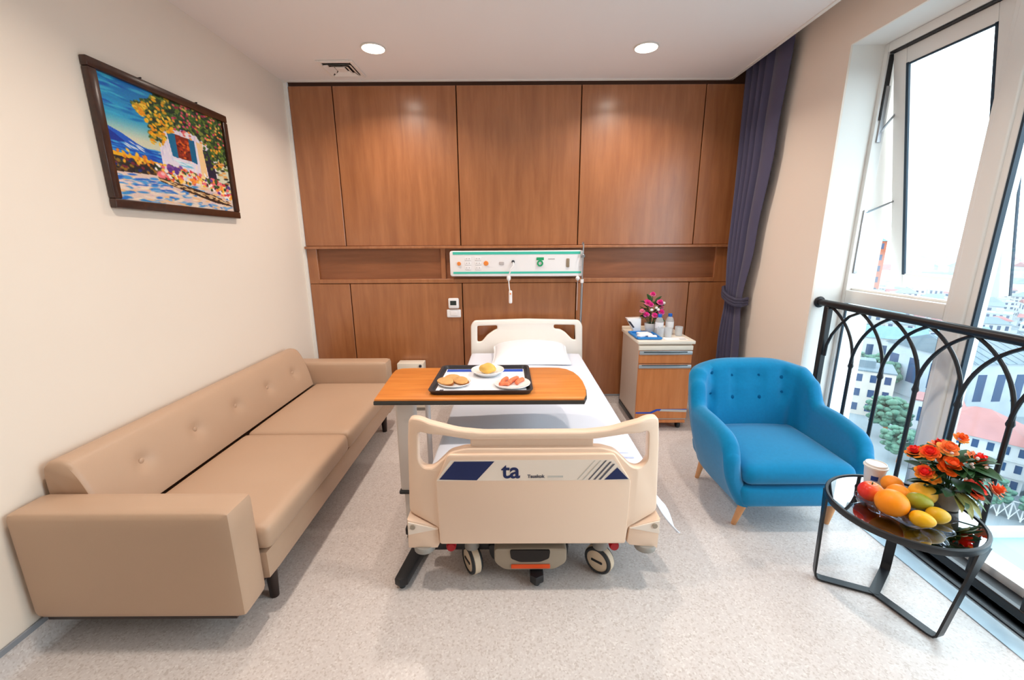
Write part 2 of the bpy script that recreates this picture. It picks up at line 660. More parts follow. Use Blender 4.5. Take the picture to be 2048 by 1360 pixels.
coved('baseboard_left', 1, YF, D + .02, XL)
coved('baseboard_back', 0, XL, XW, D)

# window sill stone and track
th = struct('trim_2', MB().box((1.865, -.1, 0), (1.962, 2.68, .004)), M_skystone)
build('track', MB().box((1.963, -.1, -.1), (2.02, 2.68, .002)), M_metal, th, smooth=False)
build('gap_shade_line', MB().box((1.960, -.1, 0), (1.972, 2.68, .012)), M_blackplastic, th, smooth=False)  # black strip standing in for the shadow gap along the stone edge
build('outer_sill', MB().box((2.02, -.1, -.12), (2.34, 2.68, .02)), M_metal, th, smooth=False)
struct('trim_3', MB().box((2.02, -.1, -.11), (2.13, 2.68, .045)), M_blackplastic)

# ---------------------------------------------------------------- window
X0, X1 = 2.125, 2.19
w1 = setting('window_1', (2.12, 2.3, 0))
build('frame_stile', MB().box((X0, 2.655, .04), (X1, 2.70, 2.58), .006), M_upvc, w1)
build('frame_head', MB().box((X0, -.1, 2.53), (X1, 2.655, 2.58), .006), M_upvc, w1)
build('frame_foot', MB().box((X0, -.1, .03), (X1, 2.655, .085), .006), M_upvc, w1)
tr = MB().box((X0, 2.03, 1.115), (X1, 2.655, 1.195), .006)
tr.box((X0 + .03, 2.03, 1.195), (X1, 2.655, 1.208), .003)
build('transom', tr, M_upvc, w1)
mu = MB().box((X0 - .012, 1.925, .085), (X1 + .03, 2.005, 2.53), .01, 3)
mu.box((X0, 1.90, .085), (X1, 2.03, 2.53), .006)
build('mullion', mu, M_upvc, w1)
build('pane', MB().box((2.15, 2.03, .085), (2.156, 2.655, 1.115)), M_glass, w1, smooth=False)
gk = MB()
for y in (2.036, 2.649):
    gk.box((X0 + .012, y - .004, .09), (X0 + .022, y + .004, 1.11))
build('gasket', gk, M_gasket, w1, smooth=False)
w2 = setting('window_2', (2.12, 1.4, 0))
build('pane', MB().box((2.15, 1.06, .085), (2.156, 1.90, 2.53)), M_glass, w2, smooth=False)
build('gasket', MB().box((X0 + .004, 1.890, .085), (X0 + .026, 1.900, 2.53)), M_gasket, w2, smooth=False)
build('gasket', MB().box((X0 + .004, 1.06, .085), (X0 + .026, 1.07, 2.53)), M_gasket, w2, smooth=False)
mu = MB().box((X0 - .012, .955, .085), (X1 + .03, 1.035, 2.53), .01, 3)
mu.box((X0, .93, .085), (X1, 1.06, 2.53), .006)
build('mullion', mu, M_upvc, w2)
w3 = setting('window_3', (2.12, .4, 0))
build('pane', MB().box((2.15, .03, .085), (2.156, .93, 2.53)), M_glass, w3, smooth=False)
build('mullion', MB().box((X0, -.1, .085), (X1, .03, 2.53), .006), M_upvc, w3)

# awning sash hung from the head, swung outwards
SA = math.radians(10.5)
hz, hx = 2.522, 2.15
RM = Matrix.Translation((hx, 0, hz)) @ Matrix.Rotation(-SA, 4, 'Y') @ Matrix.Translation((-hx, 0, -hz))
y0, y1, z0, z1 = 2.04, 2.645, 1.20, 2.52
SW = .082
sf = MB()
for a, b in (((hx, y0, z0), (hx + .05, y0 + SW, z1)), ((hx, y1 - SW, z0), (hx + .05, y1, z1)),
             ((hx, y0 + SW, z0), (hx + .05, y1 - SW, z0 + SW)), ((hx, y0 + SW, z1 - SW), (hx + .05, y1 - SW, z1))):
    sf.box(a, b, .005, 2, RM)
sash = build('awning_sash', sf, M_upvc, w1)
gk = MB()
for a, b in (((hx - .001, y0 + SW, z0 + SW - .005), (hx + .01, y0 + SW + .011, z1 - SW + .005)), ((hx - .001, y1 - SW - .014, z0 + SW - .005), (hx + .01, y1 - SW + .002, z1 - SW + .005)),
             ((hx - .001, y0 + SW, z1 - SW - .007), (hx + .01, y1 - SW, z1 - SW + .002))):
    gk.box(a, b, 0, 1, RM)
build('sash_gasket', gk, M_gasket, sash, smooth=False)
build('outer_gasket', MB().box((hx + .048, y0 - .002, z0), (hx + .060, y0 + .012, z1), 0, 1, RM), M_gasket, sash, smooth=False)
build('sash_pane', MB().box((hx + .02, y0 + SW - .005, z0 + SW - .005), (hx + .026, y1 - SW + .005, z1 - SW + .005), 0, 1, RM), M_glass, sash, smooth=False)
og = MB().box((hx - .012, y1 + .002, z0 + .98), (hx + .01, y1 + .010, z1), 0, 1)
og.box((hx - .02, y0, z1 + .001), (hx + .01, y1, z1 + .0095))  # black bar laid in as the shade of the gap over the sash
build('gasket_and_gap_shade', og, M_blackplastic, w1, smooth=False)
# stay arms at the left side of the opening
def rp(x, y, z):
    return RM @ Vector((x, y, z))
st = MB()
st.tube([(hx, 2.652, 2.10), rp(hx + .02, 2.63, 2.22)], .006, 6)
st.tube([(hx, 2.652, 1.66), rp(hx + .02, 2.63, 1.72)], .006, 6)
st.box((hx - .005, 2.646, 2.06), (hx + .02, 2.656, 2.36), .002, 1)
st.box((hx - .005, 2.646, 1.30), (hx + .02, 2.656, 1.68), .002, 1)
build('stay_arm', st, M_metal, w1)

# ---------------------------------------------------------------- ceiling fittings
def downlight(x, y, label, group=None):
    t = thing('ceiling_light', (x, y, ZC), label, 'light', group)
    build('rim', MB().lathe([(.074, 0), (.080, -.001), (.082, -.004), (.079, -.008), (.073, -.008), (.072, 0)], (x, y, ZC), 32), M_lamprim, t)
    build('diffuser', MB().lathe([(0, -.006), (.05, -.006), (.072, -.004), (.072, 0)], (x, y, ZC), 32), M_lampglow, t)
    l = bpy.data.lights.new('lamp', 'AREA')
    l.shape = 'DISK'
    l.size = .13
    l.energy = LAMP_W
    l.color = (1.0, .87, .76)
    l.spread = math.radians(140)
    o = bpy.data.objects.new('lamp', l)
    o.location = (0, 0, -.014)
    COL.objects.link(o)
    o.parent = t
    return t


downlight(-.905, 3.12, 'round white recessed downlight beside the air vent')
downlight(.90, 3.13, 'round white recessed downlight on the curtain side of the ceiling')
for x in (-.905, .90):
    for y in (1.35,):
        downlight(x, y, 'round white recessed downlight over the near half of the room', 'downlights nearer the viewer')

vx0, vx1, vy0, vy1 = -1.375, -1.11, 3.30, 3.59
t = thing('air_vent', ((vx0 + vx1) / 2, (vy0 + vy1) / 2, ZC), 'square four way ceiling air vent with angled blades', 'vent')
fr = MB()
fr.box((vx0, vy0, ZC - .012), (vx0 + .028, vy1, ZC), .003, 1)
fr.box((vx1 - .028, vy0, ZC - .012), (vx1, vy1, ZC), .003, 1)
fr.box((vx0 + .028, vy0, ZC - .012), (vx1 - .028, vy0 + .028, ZC), .003, 1)
fr.box((vx0 + .028, vy1 - .028, ZC - .012), (vx1 - .028, vy1, ZC), .003, 1)
build('frame', fr, M_vent, t, smooth=False)
build('duct', MB().box((vx0 + .02, vy0 + .02, ZC - .003), (vx1 - .02, vy1 - .02, ZC - .0005)), M_ventdark, t, smooth=False)
cx, cy = (vx0 + vx1) / 2, (vy0 + vy1) / 2
for k, (h0, h1) in enumerate(((.098, .072), (.066, .042))):
    for q in range(4):
        R = Matrix.Translation((cx, cy, 0)) @ Matrix.Rotation(q * PI / 2, 4, 'Z') @ Matrix.Diagonal(((vx1 - vx0) / .28, (vy1 - vy0) / .28, 1, 1))
        b = MB()
        zt, zb = ZC - .002, ZC - .016
        P = [(-h1, h1, zt), (h1, h1, zt), (h0, h0, zb), (-h0, h0, zb)]
        tt = bmesh.new()
        A = [tt.verts.new(p) for p in P]
        B = [tt.verts.new((p[0], p[1] + .002, p[2] - .003)) for p in P]
        tt.faces.new(A)
        tt.faces.new(B[::-1])
        for i in range(4):
            tt.faces.new((A[i], B[i], B[(i + 1) % 4], A[(i + 1) % 4]))
        bmesh.ops.recalc_face_normals(tt, faces=tt.faces)
        b._merge(tt, R)
        build('blade', b, M_vent, t, smooth=False)
build('core', MB().box((cx - .034, cy - .038, ZC - .014), (cx + .034, cy + .038, ZC - .003), .003, 1), M_vent, t, smooth=False)

# ---------------------------------------------------------------- painting on the left wall
def canvas_raster(w, h):
    rng = np.random.RandomState(3)
    U, V = np.meshgrid((np.arange(w) + .5) / w, (np.arange(h) + .5) / h)
    I = np.zeros((h, w, 3))
    def g(c):
        return np.array(c, float)
    k = np.clip(V / .48, 0, 1)[..., None]
    I[:] = g((18, 112, 190)) * (1 - k) + g((70, 190, 214)) * k
    k = np.clip((V - .30) / .16, 0, 1)[..., None]
    I[:] = I * (1 - k) + g((214, 214, 186)) * k
    def splat(u, v, a, b, c, ang=0.0, soft=.25):
        x0, x1 = max(0, int((u - a - b) * w)), min(w, int((u + a + b) * w) + 2)
        y0, y1 = max(0, int((v - a - b) * h)), min(h, int((v + a + b) * h) + 2)
        if x1 <= x0 or y1 <= y0:
            return
        du, dv = U[y0:y1, x0:x1] - u, V[y0:y1, x0:x1] - v
        p = du * math.cos(ang) + dv * math.sin(ang)
        q = -du * math.sin(ang) + dv * math.cos(ang)
        d = np.sqrt((p / a) ** 2 + (q / b) ** 2)
        m = np.clip((1 - d) / soft, 0, 1)[..., None]
        I[y0:y1, x0:x1] = I[y0:y1, x0:x1] * (1 - m) + g(c) * m
    def poly(pts, c):
        x = np.zeros((h, w), bool)
        n = len(pts)
        for i in range(n):
            (ua, va), (ub, vb) = pts[i], pts[(i + 1) % n]
            if va == vb:
                continue
            cond = (V > min(va, vb)) & (V <= max(va, vb)) & (U < ua + (V - va) * (ub - ua) / (vb - va))
            x ^= cond
        I[x] = g(c)
    for _ in range(90):
        splat(rng.uniform(0, .6), rng.uniform(0, .3), rng.uniform(.04, .11), rng.uniform(.008, .018), [(20, 96, 186), (34, 150, 206), (60, 176, 214), (14, 120, 190)][rng.randint(4)], rng.uniform(-.2, .2), .6)
    C = rng.randint
    poly([(0, .40), (.10, .44), (.20, .50), (.30, .54), (.45, .57), (.45, .64), (0, .64)], (30, 92, 196))
    poly([(0, .42), (.06, .46), (.13, .52), (.18, .56), (0, .57)], (22, 54, 152))
    for _ in range(70):
        splat(rng.uniform(0, .42), rng.uniform(.52, .61), rng.uniform(.03, .08), rng.uniform(.006, .012), [(24, 116, 206), (18, 72, 178), (60, 160, 222), (26, 90, 190)][C(4)], rng.uniform(-.1, .25), .6)
    for _ in range(14):
        splat(rng.uniform(.10, .22), rng.uniform(.49, .545), .03, .007, (206, 216, 232), .5, .6)
    poly([(.0, .60), (.45, .63), (.45, .66), (0, .64)], (240, 176, 40))
    poly([(0, .632), (.42, .652), (.42, .74), (0, .765)], (44, 38, 40))
    for _ in range(100):
        splat(rng.uniform(0, .42), rng.uniform(.64, .755), rng.uniform(.010, .024), rng.uniform(.010, .018), [(30, 30, 34), (90, 66, 34), (46, 60, 40), (120, 40, 60), (150, 110, 40), (24, 40, 110)][C(6)], rng.uniform(0, 3), .5)
    for _ in range(30):
        splat(rng.normal(.22, .07), rng.normal(.625, .022), .022, .013, [(240, 170, 40), (230, 130, 40), (250, 196, 70)][C(3)], rng.uniform(1, 2), .5)
    # white house with shutters
    poly([(.36, .34), (.46, .25), (.86, .25), (.86, .76), (.36, .76)], (232, 222, 236))
    for _ in range(150):
        splat(rng.uniform(.37, .85), rng.uniform(.27, .74), rng.uniform(.02, .045), rng.uniform(.006, .012), [(240, 232, 240), (216, 204, 228), (246, 226, 214), (206, 214, 238)][C(4)], rng.uniform(1.2, 1.9), .6)
    poly([(.69, .32), (.75, .33), (.76, .70), (.70, .69)], (246, 206, 150))
    poly([(.435, .305), (.505, .31), (.505, .535), (.455, .525)], (10, 108, 150))
    poly([(.620, .315), (.672, .32), (.672, .55), (.620, .535)], (8, 100, 142))
    poly([(.505, .31), (.620, .315), (.620, .535), (.505, .53)], (128, 42, 26))
    for _ in range(46):
        splat(rng.uniform(.515, .61), rng.uniform(.335, .52), .012, .020, [(196, 66, 28), (90, 26, 24), (226, 104, 40), (160, 50, 30)][C(4)], rng.uniform(0, 3), .5)
    for _ in range(14):
        splat(rng.uniform(.49, .62), rng.uniform(.555, .60), .045, .009, [(120, 196, 226), (226, 240, 246)][C(2)], .1, .6)
    poly([(.745, .38), (.835, .38), (.865, .80), (.775, .78)], (36, 34, 58))
    for _ in range(40):
        splat(rng.uniform(.84, .99), rng.uniform(.36, .78), .014, .034, [(230, 166, 90), (60, 70, 50), (206, 120, 60), (40, 44, 44)][C(4)], 1.4, .5)
    # climbing foliage
    def bottom(u):
        if u < .30:
            return .16 + (u - .22) * 1.2
        if u < .42:
            return .44 - (u - .30) * .3
        if u < .80:
            return .30 - .05 * math.sin((u - .42) * 9)
        return .46
    poly([(.30, .10), (.40, .0), (1, 0), (1, .44), (.84, .40), (.78, .26), (.46, .24), (.40, .34), (.32, .36)], (38, 62, 40))
    for _ in range(820):
        u = rng.uniform(.22, 1.02)
        top = max(0, .16 - (u - .22) * .9)
        splat(u, rng.uniform(top, bottom(u)), rng.uniform(.014, .030), rng.uniform(.010, .020), [(34, 62, 36), (56, 96, 40), (92, 122, 46), (22, 40, 34), (130, 140, 60), (44, 74, 52)][C(6)], rng.uniform(0, 3), .4)
    for _ in range(130):
        u = rng.uniform(.22, .50)
        splat(u, rng.uniform(max(0, .18 - (u - .22) * .9), bottom(u) + .03), rng.uniform(.012, .026), rng.uniform(.010, .018), [(250, 180, 30), (240, 150, 30), (250, 206, 70), (210, 160, 40)][C(4)], rng.uniform(0, 3), .4)
    for _ in range(100):
        splat(rng.uniform(.50, 1), rng.uniform(.0, .32), .016, .013, [(212, 70, 110), (160, 36, 70), (240, 150, 60), (230, 110, 110), (210, 190, 90)][C(5)], rng.uniform(0, 3), .4)
    for _ in range(60):
        splat(rng.uniform(.76, 1), rng.uniform(.28, .56), .018, .015, [(60, 90, 40), (230, 160, 50), (40, 56, 40), (110, 130, 50)][C(4)], rng.uniform(0, 3), .4)
    # terrace
    poly([(0, .765), (.42, .73), (1, .82), (1, 1), (0, 1)], (226, 200, 186))
    for _ in range(230):
        splat(rng.uniform(0, 1), rng.uniform(.78, 1.0), rng.uniform(.02, .06), rng.uniform(.008, .018), [(40, 116, 200), (236, 214, 196), (244, 222, 196), (120, 170, 216), (220, 190, 190), (60, 140, 200), (240, 190, 140)][C(7)], rng.uniform(-.3, .3), .5)
    for _ in range(90):
        splat(rng.uniform(0, .40), rng.uniform(.765, .87), .04, .011, [(36, 104, 196), (70, 150, 214), (236, 206, 200)][C(3)], -.1, .5)
    poly([(.30, .745), (.80, .84), (1, .94), (.80, .92), (.32, .79)], (60, 40, 32))
    for _ in range(80):
        q = rng.uniform(0, 1)
        splat(.31 + q * .66, .77 + q * .13 + rng.uniform(-.012, .02), .022, .008, [(226, 186, 130), (240, 210, 160), (70, 46, 36), (190, 140, 90)][C(4)], .2, .4)
    for _ in range(260):
        u = rng.uniform(.30, 1.0)
        splat(u, rng.uniform(.63, .765) + max(0, u - .70) * .35, rng.uniform(.014, .028), rng.uniform(.011, .021), [(240, 110, 120), (250, 190, 70), (246, 236, 226), (220, 60, 70), (90, 60, 140), (60, 90, 44), (40, 60, 36), (250, 150, 60), (250, 220, 150)][C(9)], rng.uniform(0, 3), .4)
    splat(.335, .725, .045, .042, (246, 120, 130), 0, .4)
    splat(.345, .715, .022, .02, (250, 190, 190), 0, .5)
    for _ in range(16):
        splat(rng.normal(.445, .03), rng.normal(.655, .02), .022, .018, [(96, 56, 140), (130, 80, 160)][C(2)], 1, .4)
    I += rng.normal(0, 5, I.shape)
    return np.clip(I, 0, 255) / 255.0


PY0, PY1, PZ0, PZ1 = 1.972, 2.862, 1.662, 2.278
t = thing('painting', (XL, (PY0 + PY1) / 2, PZ0), 'framed seaside garden painting with blue shutters and flowers, on the cream wall', 'painting')
fwid = .042
px0, px1 = XL + .001, XL + .032
for nm, a, b in (('frame_rail', (px0, PY0, PZ0), (px1, PY1, PZ0 + fwid)), ('frame_rail', (px0, PY0, PZ1 - fwid), (px1, PY1, PZ1)),
                 ('frame_stile', (px0, PY0, PZ0 + fwid), (px1, PY0 + fwid, PZ1 - fwid)), ('frame_stile', (px0, PY1 - fwid, PZ0 + fwid), (px1, PY1, PZ1 - fwid))):
    build(nm, MB().box(a, b, .006, 2), M_frame, t)
GW, GH = 300, 210
ras = canvas_raster(GW, GH)
mb = MB()
iu, iv = PY1 - PY0 - 2 * fwid + .006, PZ1 - PZ0 - 2 * fwid + .006
V = mb.grid(lambda a, b: (XL + .017, PY0 + fwid - .003 + a * iu, PZ1 - fwid + .003 - b * iv), GW - 1, GH - 1)
mb.bm.verts.index_update()
cv = build('canvas', mb, M_canvas, t, smooth=False)
ca = cv.data.color_attributes.new('Col', 'FLOAT_COLOR', 'POINT')
arr = np.ones((GW, GH, 4), np.float32)
rl = np.where(ras <= .04045, ras / 12.92, ((ras + .055) / 1.055) ** 2.4)
arr[..., :3] = rl.transpose(1, 0, 2)
ca.data.foreach_set('color', arr.ravel())
for y in (2.26, 2.63):
    build('hook', MB().cyl((XL, y, PZ1 + .006), (XL + .02, y, PZ1 + .008), .004, n=8), M_sofaleg, t)

# ---------------------------------------------------------------- sofa
SX0, SX1, SY0, SY1 = -1.795, -1.0, 1.285, 3.335
t = thing('sofa', (-1.4, 2.3, 0), 'tan leather three seat sofa with buttoned back along the left wall', 'sofa')
sofa = t
def armfn(p, q):
    k = max(0, (p.z - .30)) * .02
    return p
build('arm', MB().puff((SX0, SY0, .135), (SX1, SY0 + .145, .578), .022, 10, 6, 8), M_leather, t)
build('arm', MB().puff((SX0, SY1 - .145, .135), (SX1, SY1, .578), .022, 10, 6, 8), M_leather, t)
ya, yb = SY0 + .148, SY1 - .148
build('base', MB().puff((SX0 + .02, ya, .165), (-.985, yb, .298), .02, 8, 10, 5), M_leather, t)
ym = 2.275
for a, b in ((ya, ym - .002), (ym + .002, yb)):
    build('seat_cushion', MB().puff((-1.578, a, .30), (-.965, b, .415), .035, 12, 14, 8, crown=.012), M_leather, t)
BT = [(1.684, .565), (2.006, .565), (2.331, .562), (2.66, .560), (2.99, .558)]
PB = [(-1.790, .40), (-1.790, .655), (-1.783, .684), (-1.762, .699), (-1.735, .702), (-1.708, .698), (-1.686, .684), (-1.672, .660)]
PB += [(lerp_[0], lerp_[1]) for lerp_ in [(-1.672 + .080 * (k / 14) ** .85, .660 - .255 * k / 14) for k in range(1, 15)]]
def backpt(u, y):
    f = u * (len(PB) - 1)
    i = min(int(f), len(PB) - 2)
    k = f - i
    x = PB[i][0] * (1 - k) + PB[i + 1][0] * k
    z = PB[i][1] * (1 - k) + PB[i + 1][1] * k
    if i >= 6:
        x += .008 * math.sin(PI * min(1, max(0, (.68 - z) / .28)))
        for yb_, zb_ in BT:
            d2 = ((y - yb_) / .042) ** 2 + ((z - zb_) / .036) ** 2
            x -= .020 * math.exp(-d2)
    return (x, y, z)
mb = MB()
y0_, y1_ = ya + .002, yb - .002
def backgrid(u, v):
    y = y0_ + (y1_ - y0_) * v
    p = list(backpt(u, y))
    e = min(y - y0_, y1_ - y)
    if e < .012:   # soft ends
        k = 1 - math.sqrt(max(0, 1 - (1 - e / .012) ** 2))
        p[0] += (-1.735 - p[0]) * .07 * k
        p[2] += (.55 - p[2]) * .07 * k
    return p
V = mb.grid(backgrid, len(PB) * 2, 170)
mb.bm.faces.new([row[0] for row in V])
mb.bm.faces.new([row[-1] for row in V][::-1])
mb.fixn = True
back = build('backrest', mb, M_leather, t, angle=50)
for y, z in BT:
    build('button', MB().blob((-1.647 + .15 * (.56 - z), y, z), (.006, .013, .013), 12), M_leather, back)
build('plinth', MB().box((SX0 + .03, SY0 + .02, .115), (SX1 - .05, SY1 - .02, .17)), M_sofaleg, t, smooth=False)  # dark inset band drawn in for the shadow under the sofa
for x in (-1.045, -1.72):
    for y in (1.53, 3.16):
        build('leg', MB().tube([(x, y, .165), (x, y, 0)], [.026, .018], 14), M_sofaleg, t)

# ---------------------------------------------------------------- white cabinet behind the sofa arm
t = thing('bedside_box', (-.90, 3.53, 0), 'small white cabinet with a dark knob between sofa and bed', 'cabinet')
build('body', MB().box((-1.03, 3.585, .03), (-.795, 3.70, .452), .006), M_nswhite, t)
build('knob', MB().cyl((-.822, 3.587, .428), (-.822, 3.570, .428), .014, .010, 12), M_darkdot, t)
build('foot_rail', MB().box((-1.02, 3.595, 0), (-.805, 3.69, .03)), M_bedgrey, t, smooth=False)

# ---------------------------------------------------------------- hospital bed
t = thing('hospital_bed', (.09, 2.5, 0), 'cream plastic hospital bed on casters in the middle of the room', 'bed')
bed = t
fo = rounded([(-.315, .241), (.482, .238), (.490, .325), (.622, .365), (.606, .70), (.596, .806), (.545, .812), (.46, .788), (.395, .768), (.30, .757), (-.12, .757), (-.22, .768), (-.29, .788), (-.375, .812), (-.424, .806), (-.434, .70), (-.448, .368), (-.318, .328)], .024, 5)
hl = rounded([(-.384, .754), (-.30, .748), (-.172, .725), (.328, .725), (.46, .746), (.552, .754), (.557, .62), (.530, .594), (.49, .600), (.42, .672), (.36, .690), (-.19, .690), (-.255, .672), (-.325, .602), (-.368, .594), (-.390, .62)], .018, 4)
FB = 1.545
fb = outline_mesh(fo, [hl[::-1]], FB, .045, .010)
for xx in (-.335, .510):
    gm = list(fb.bm.verts) + list(fb.bm.edges) + list(fb.bm.faces)
    bmesh.ops.bisect_plane(fb.bm, geom=gm, plane_co=(xx, 0, 0), plane_no=(1, 0, 0), dist=1e-5)
for v in fb.bm.verts:
    v.co.y += .38 * max(0, abs(v.co.x - .0875) - .4225)
ft = build('footboard', fb, M_cream, t, angle=25)
rp_ = MB().box((-.172, FB + .02, .672), (.330, FB + .032, .735), .003, 1)
build('recessed_panel', rp_, M_cream, ft, smooth=False)
bulge = MB().prism(rounded([(-.312, .252), (.478, .25), (.484, .545), (.410, .668), (-.262, .668), (-.315, .545)], .012, 3), 1, FB - .014, FB + .006, .006, 2)
build('front_shield', bulge, M_cream, ft, angle=35)
# printed strip
yl = FB - .0146
lab = MB().prism([(-.312, .553), (.480, .553), (.408, .645), (-.252, .645)], 1, yl - .0006, yl)
build('label_strip', lab, M_cream2, ft, smooth=False)
yl -= .0014
build('logo_parallelogram', MB().prism([(-.300, .560), (-.147, .556), (-.074, .640), (-.236, .640)], 1, yl - .0006, yl), M_navy, ft, smooth=False)
build('logo_triangle', MB().prism([(.374, .556), (.472, .558), (.424, .610)], 1, yl - .0006, yl), M_navy, ft, smooth=False)
for k, (x0_, x1_, w_, mm) in enumerate(((.262, .330, .004, M_palegrey), (.285, .353, .005, M_palegrey), (.307, .374, .006, M_greyprint), (.329, .392, .008, M_greyprint), (.350, .405, .009, M_greyprint))):
    zt = .642 if k < 3 else (.636 if k == 3 else .626)
    build('logo_stripe', MB().prism([(x0_, .556), (x0_ + w_, .556), (x1_ + w_, zt), (x1_, zt)], 1, yl - .0006, yl), mm, ft, smooth=False)
build('logo_letters', text_mesh('ta', .098, -.045, .566, yl, .0019, sx=1.0), M_navy, ft, smooth=False)
build('logo_name', text_mesh('Tauskok', .020, .060, .566, yl, .0007), M_greyprint, ft, smooth=False)
build('logo_line', MB().box((.142, yl - .0006, .567), (.205, yl, .575)), M_palegrey, ft, smooth=False)
# corner covers with bumper rollers
for sgn in (-1, 1):
    if sgn < 0:
        pl = [(-.436, .362), (-.318, .325), (-.314, .245), (-.325, .222), (-.438, .222)]
        xr = -.385
    else:
        pl = [(.612, .358), (.494, .320), (.488, .245), (.500, .232), (.610, .215)]
        xr = .575
    pl = [(a_ + sgn * .012 if abs(a_ - .0875) > .45 else a_, b_) for a_, b_ in pl]
    cb = build('corner_cover', MB().prism(pl, 1, FB + .0, FB + .085, .006, 2), M_cream, t, angle=35)
    build('cover_cap', MB().prism([(pl[0][0] + .004 * (sgn < 0) - .004 * (sgn > 0), .352), (pl[1][0], .318), (pl[0][0] + sgn * -.002, .290)], 1, FB - .004, FB + .002, .001, 1), M_cream2, cb, smooth=False)
    build('bolt', MB().cyl((pl[0][0] - sgn * .024, FB + .0, .330), (pl[0][0] - sgn * .024, FB - .009, .330), .011, n=14), M_pedal, cb)
    build('bumper_roller', MB().lathe([(0, -.03), (.030, -.03), (.046, -.02), (.048, -.004), (.044, .004), (0, .004)], (xr, FB + .03, .222), 24), M_bedgrey, cb)
# headboard
HB = 3.555
ho = rounded([(-.364, .38), (-.358, .80), (-.330, .842), (.13, .855), (.582, .842), (.612, .80), (.625, .38)], .03, 5)
h1_ = rounded([(-.302, .795), (-.128, .800), (-.128, .768), (-.155, .758), (-.215, .715), (-.265, .655), (-.305, .652)], .014, 3)
h2_ = rounded([(.362, .803), (.548, .800), (.558, .664), (.525, .672), (.465, .735), (.42, .762), (.366, .768)], .014, 3)
build('headboard', outline_mesh(ho, [h1_[::-1], h2_[::-1]], HB, .045, .012), M_headcream, t, angle=35)
# frame under the mattress
fr = MB().box((-.33, FB + .06, .34), (.53, HB, .40), .01)
fr.box((-.28, FB + .10, .20), (-.22, HB - .1, .26), .008)
fr.box((.42, FB + .10, .20), (.48, HB - .1, .26), .008)
fr.box((-.28, FB + .10, .20), (.48, FB + .17, .26), .008)
fr.box((-.28, HB - .2, .20), (.48, HB - .13, .26), .008)
for y in (2.1, 3.0):
    fr.box((.03, y - .06, .24), (.15, y + .06, .36), .01)
build('frame', fr, M_bedgrey, t)
# casters
def caster(x, y, ang):
    wh = bpy.data.objects.new('caster', None)
    COL.objects.link(wh)
    wh.parent = bed
    wh.location = Vector((x, y, 0)) - WL[bed.name]
    WL[wh.name] = Vector((x, y, 0))
    R = Matrix.Translation((x, y, .068)) @ Matrix.Rotation(ang, 4, 'Z')
    ax = R.to_3x3() @ Vector((1, 0, 0))
    c = Vector((x, y, .068))
    prof = [(.052, -.0265), (.060, -.0265), (.066, -.020), (.066, .020), (.060, .0265), (.052, .0265)]
    Q = Matrix.Translation(c) @ Matrix.Rotation(ang, 4, 'Z') @ Matrix.Rotation(PI / 2, 4, 'Y')
    build('tyre', MB().lathe(prof + [prof[0]], (0, 0, 0), 28, Q), M_tyre, wh)
    build('tread', MB().lathe([(.060, -.017), (.0685, -.014), (.0685, .014), (.060, .017)], (0, 0, 0), 28, Q), M_caster, wh)
    build('disc', MB().lathe([(0, -.026), (.048, -.024), (.056, -.020), (.056, .020), (.048, .024), (0, .026)], (0, 0, 0), 28, Q), M_caster, wh)
    ln = MB().box((-.006, -.028, -.029), (.006, .028, .029), .002, 1, Q)
    build('disc_slot', ln, M_blackplastic, wh)
    build('fork', MB().tube([c + Vector((0, 0, .135)), c + Vector((0, 0, .066))], [.026, .034], 16), M_bedgrey, wh)
    return wh
caster(-.19, 1.665, math.radians(30))
caster(.40, 1.66, math.radians(50))
caster(-.19, 3.36, math.radians(-100))
caster(.40, 3.36, math.radians(-80))
for x in (-.275, .448):
    build('red_cap', MB().lathe([(0, -.02), (.018, -.018), (.022, -.010), (.022, .012), (0, .012)], (0, 0, 0), 18, Matrix.Translation((x, FB + .06, .188)) @ Matrix.Rotation(-PI / 2, 4, 'X')), M_red, t)
pd = MB().prism(rounded([(-.085, .175), (-.085, .10), (-.04, .062), (.185, .062), (.24, .10), (.24, .175)], .02, 4), 1, FB + .05, FB + .12, .01, 2)
pdo = build('pedal_cover', pd, M_pedal, t)
build('pedal_opening', MB().prism(rounded([(-.015, .170), (-.01, .128), (.03, .110), (.12, .110), (.16, .128), (.165, .170)], .01, 3), 1, FB + .045, FB + .052), M_ventdark, pdo, smooth=False)
build('orange_mark', MB().box((-.01, FB + .043, .075), (.165, FB + .051, .096), .003, 1), M_orange, pdo, smooth=False)
build('pedal_skirt', MB().prism(rounded([(-.115, .155), (-.105, .085), (-.05, .045), (.19, .045), (.25, .085), (.255, .155)], .02, 4), 1, FB + .10, FB + .16, .008, 2), M_blackplastic, pdo)
build('cross_beam', MB().box((-.40, FB + .13, .10), (-.10, FB + .19, .17), .012), M_blackplastic, t)

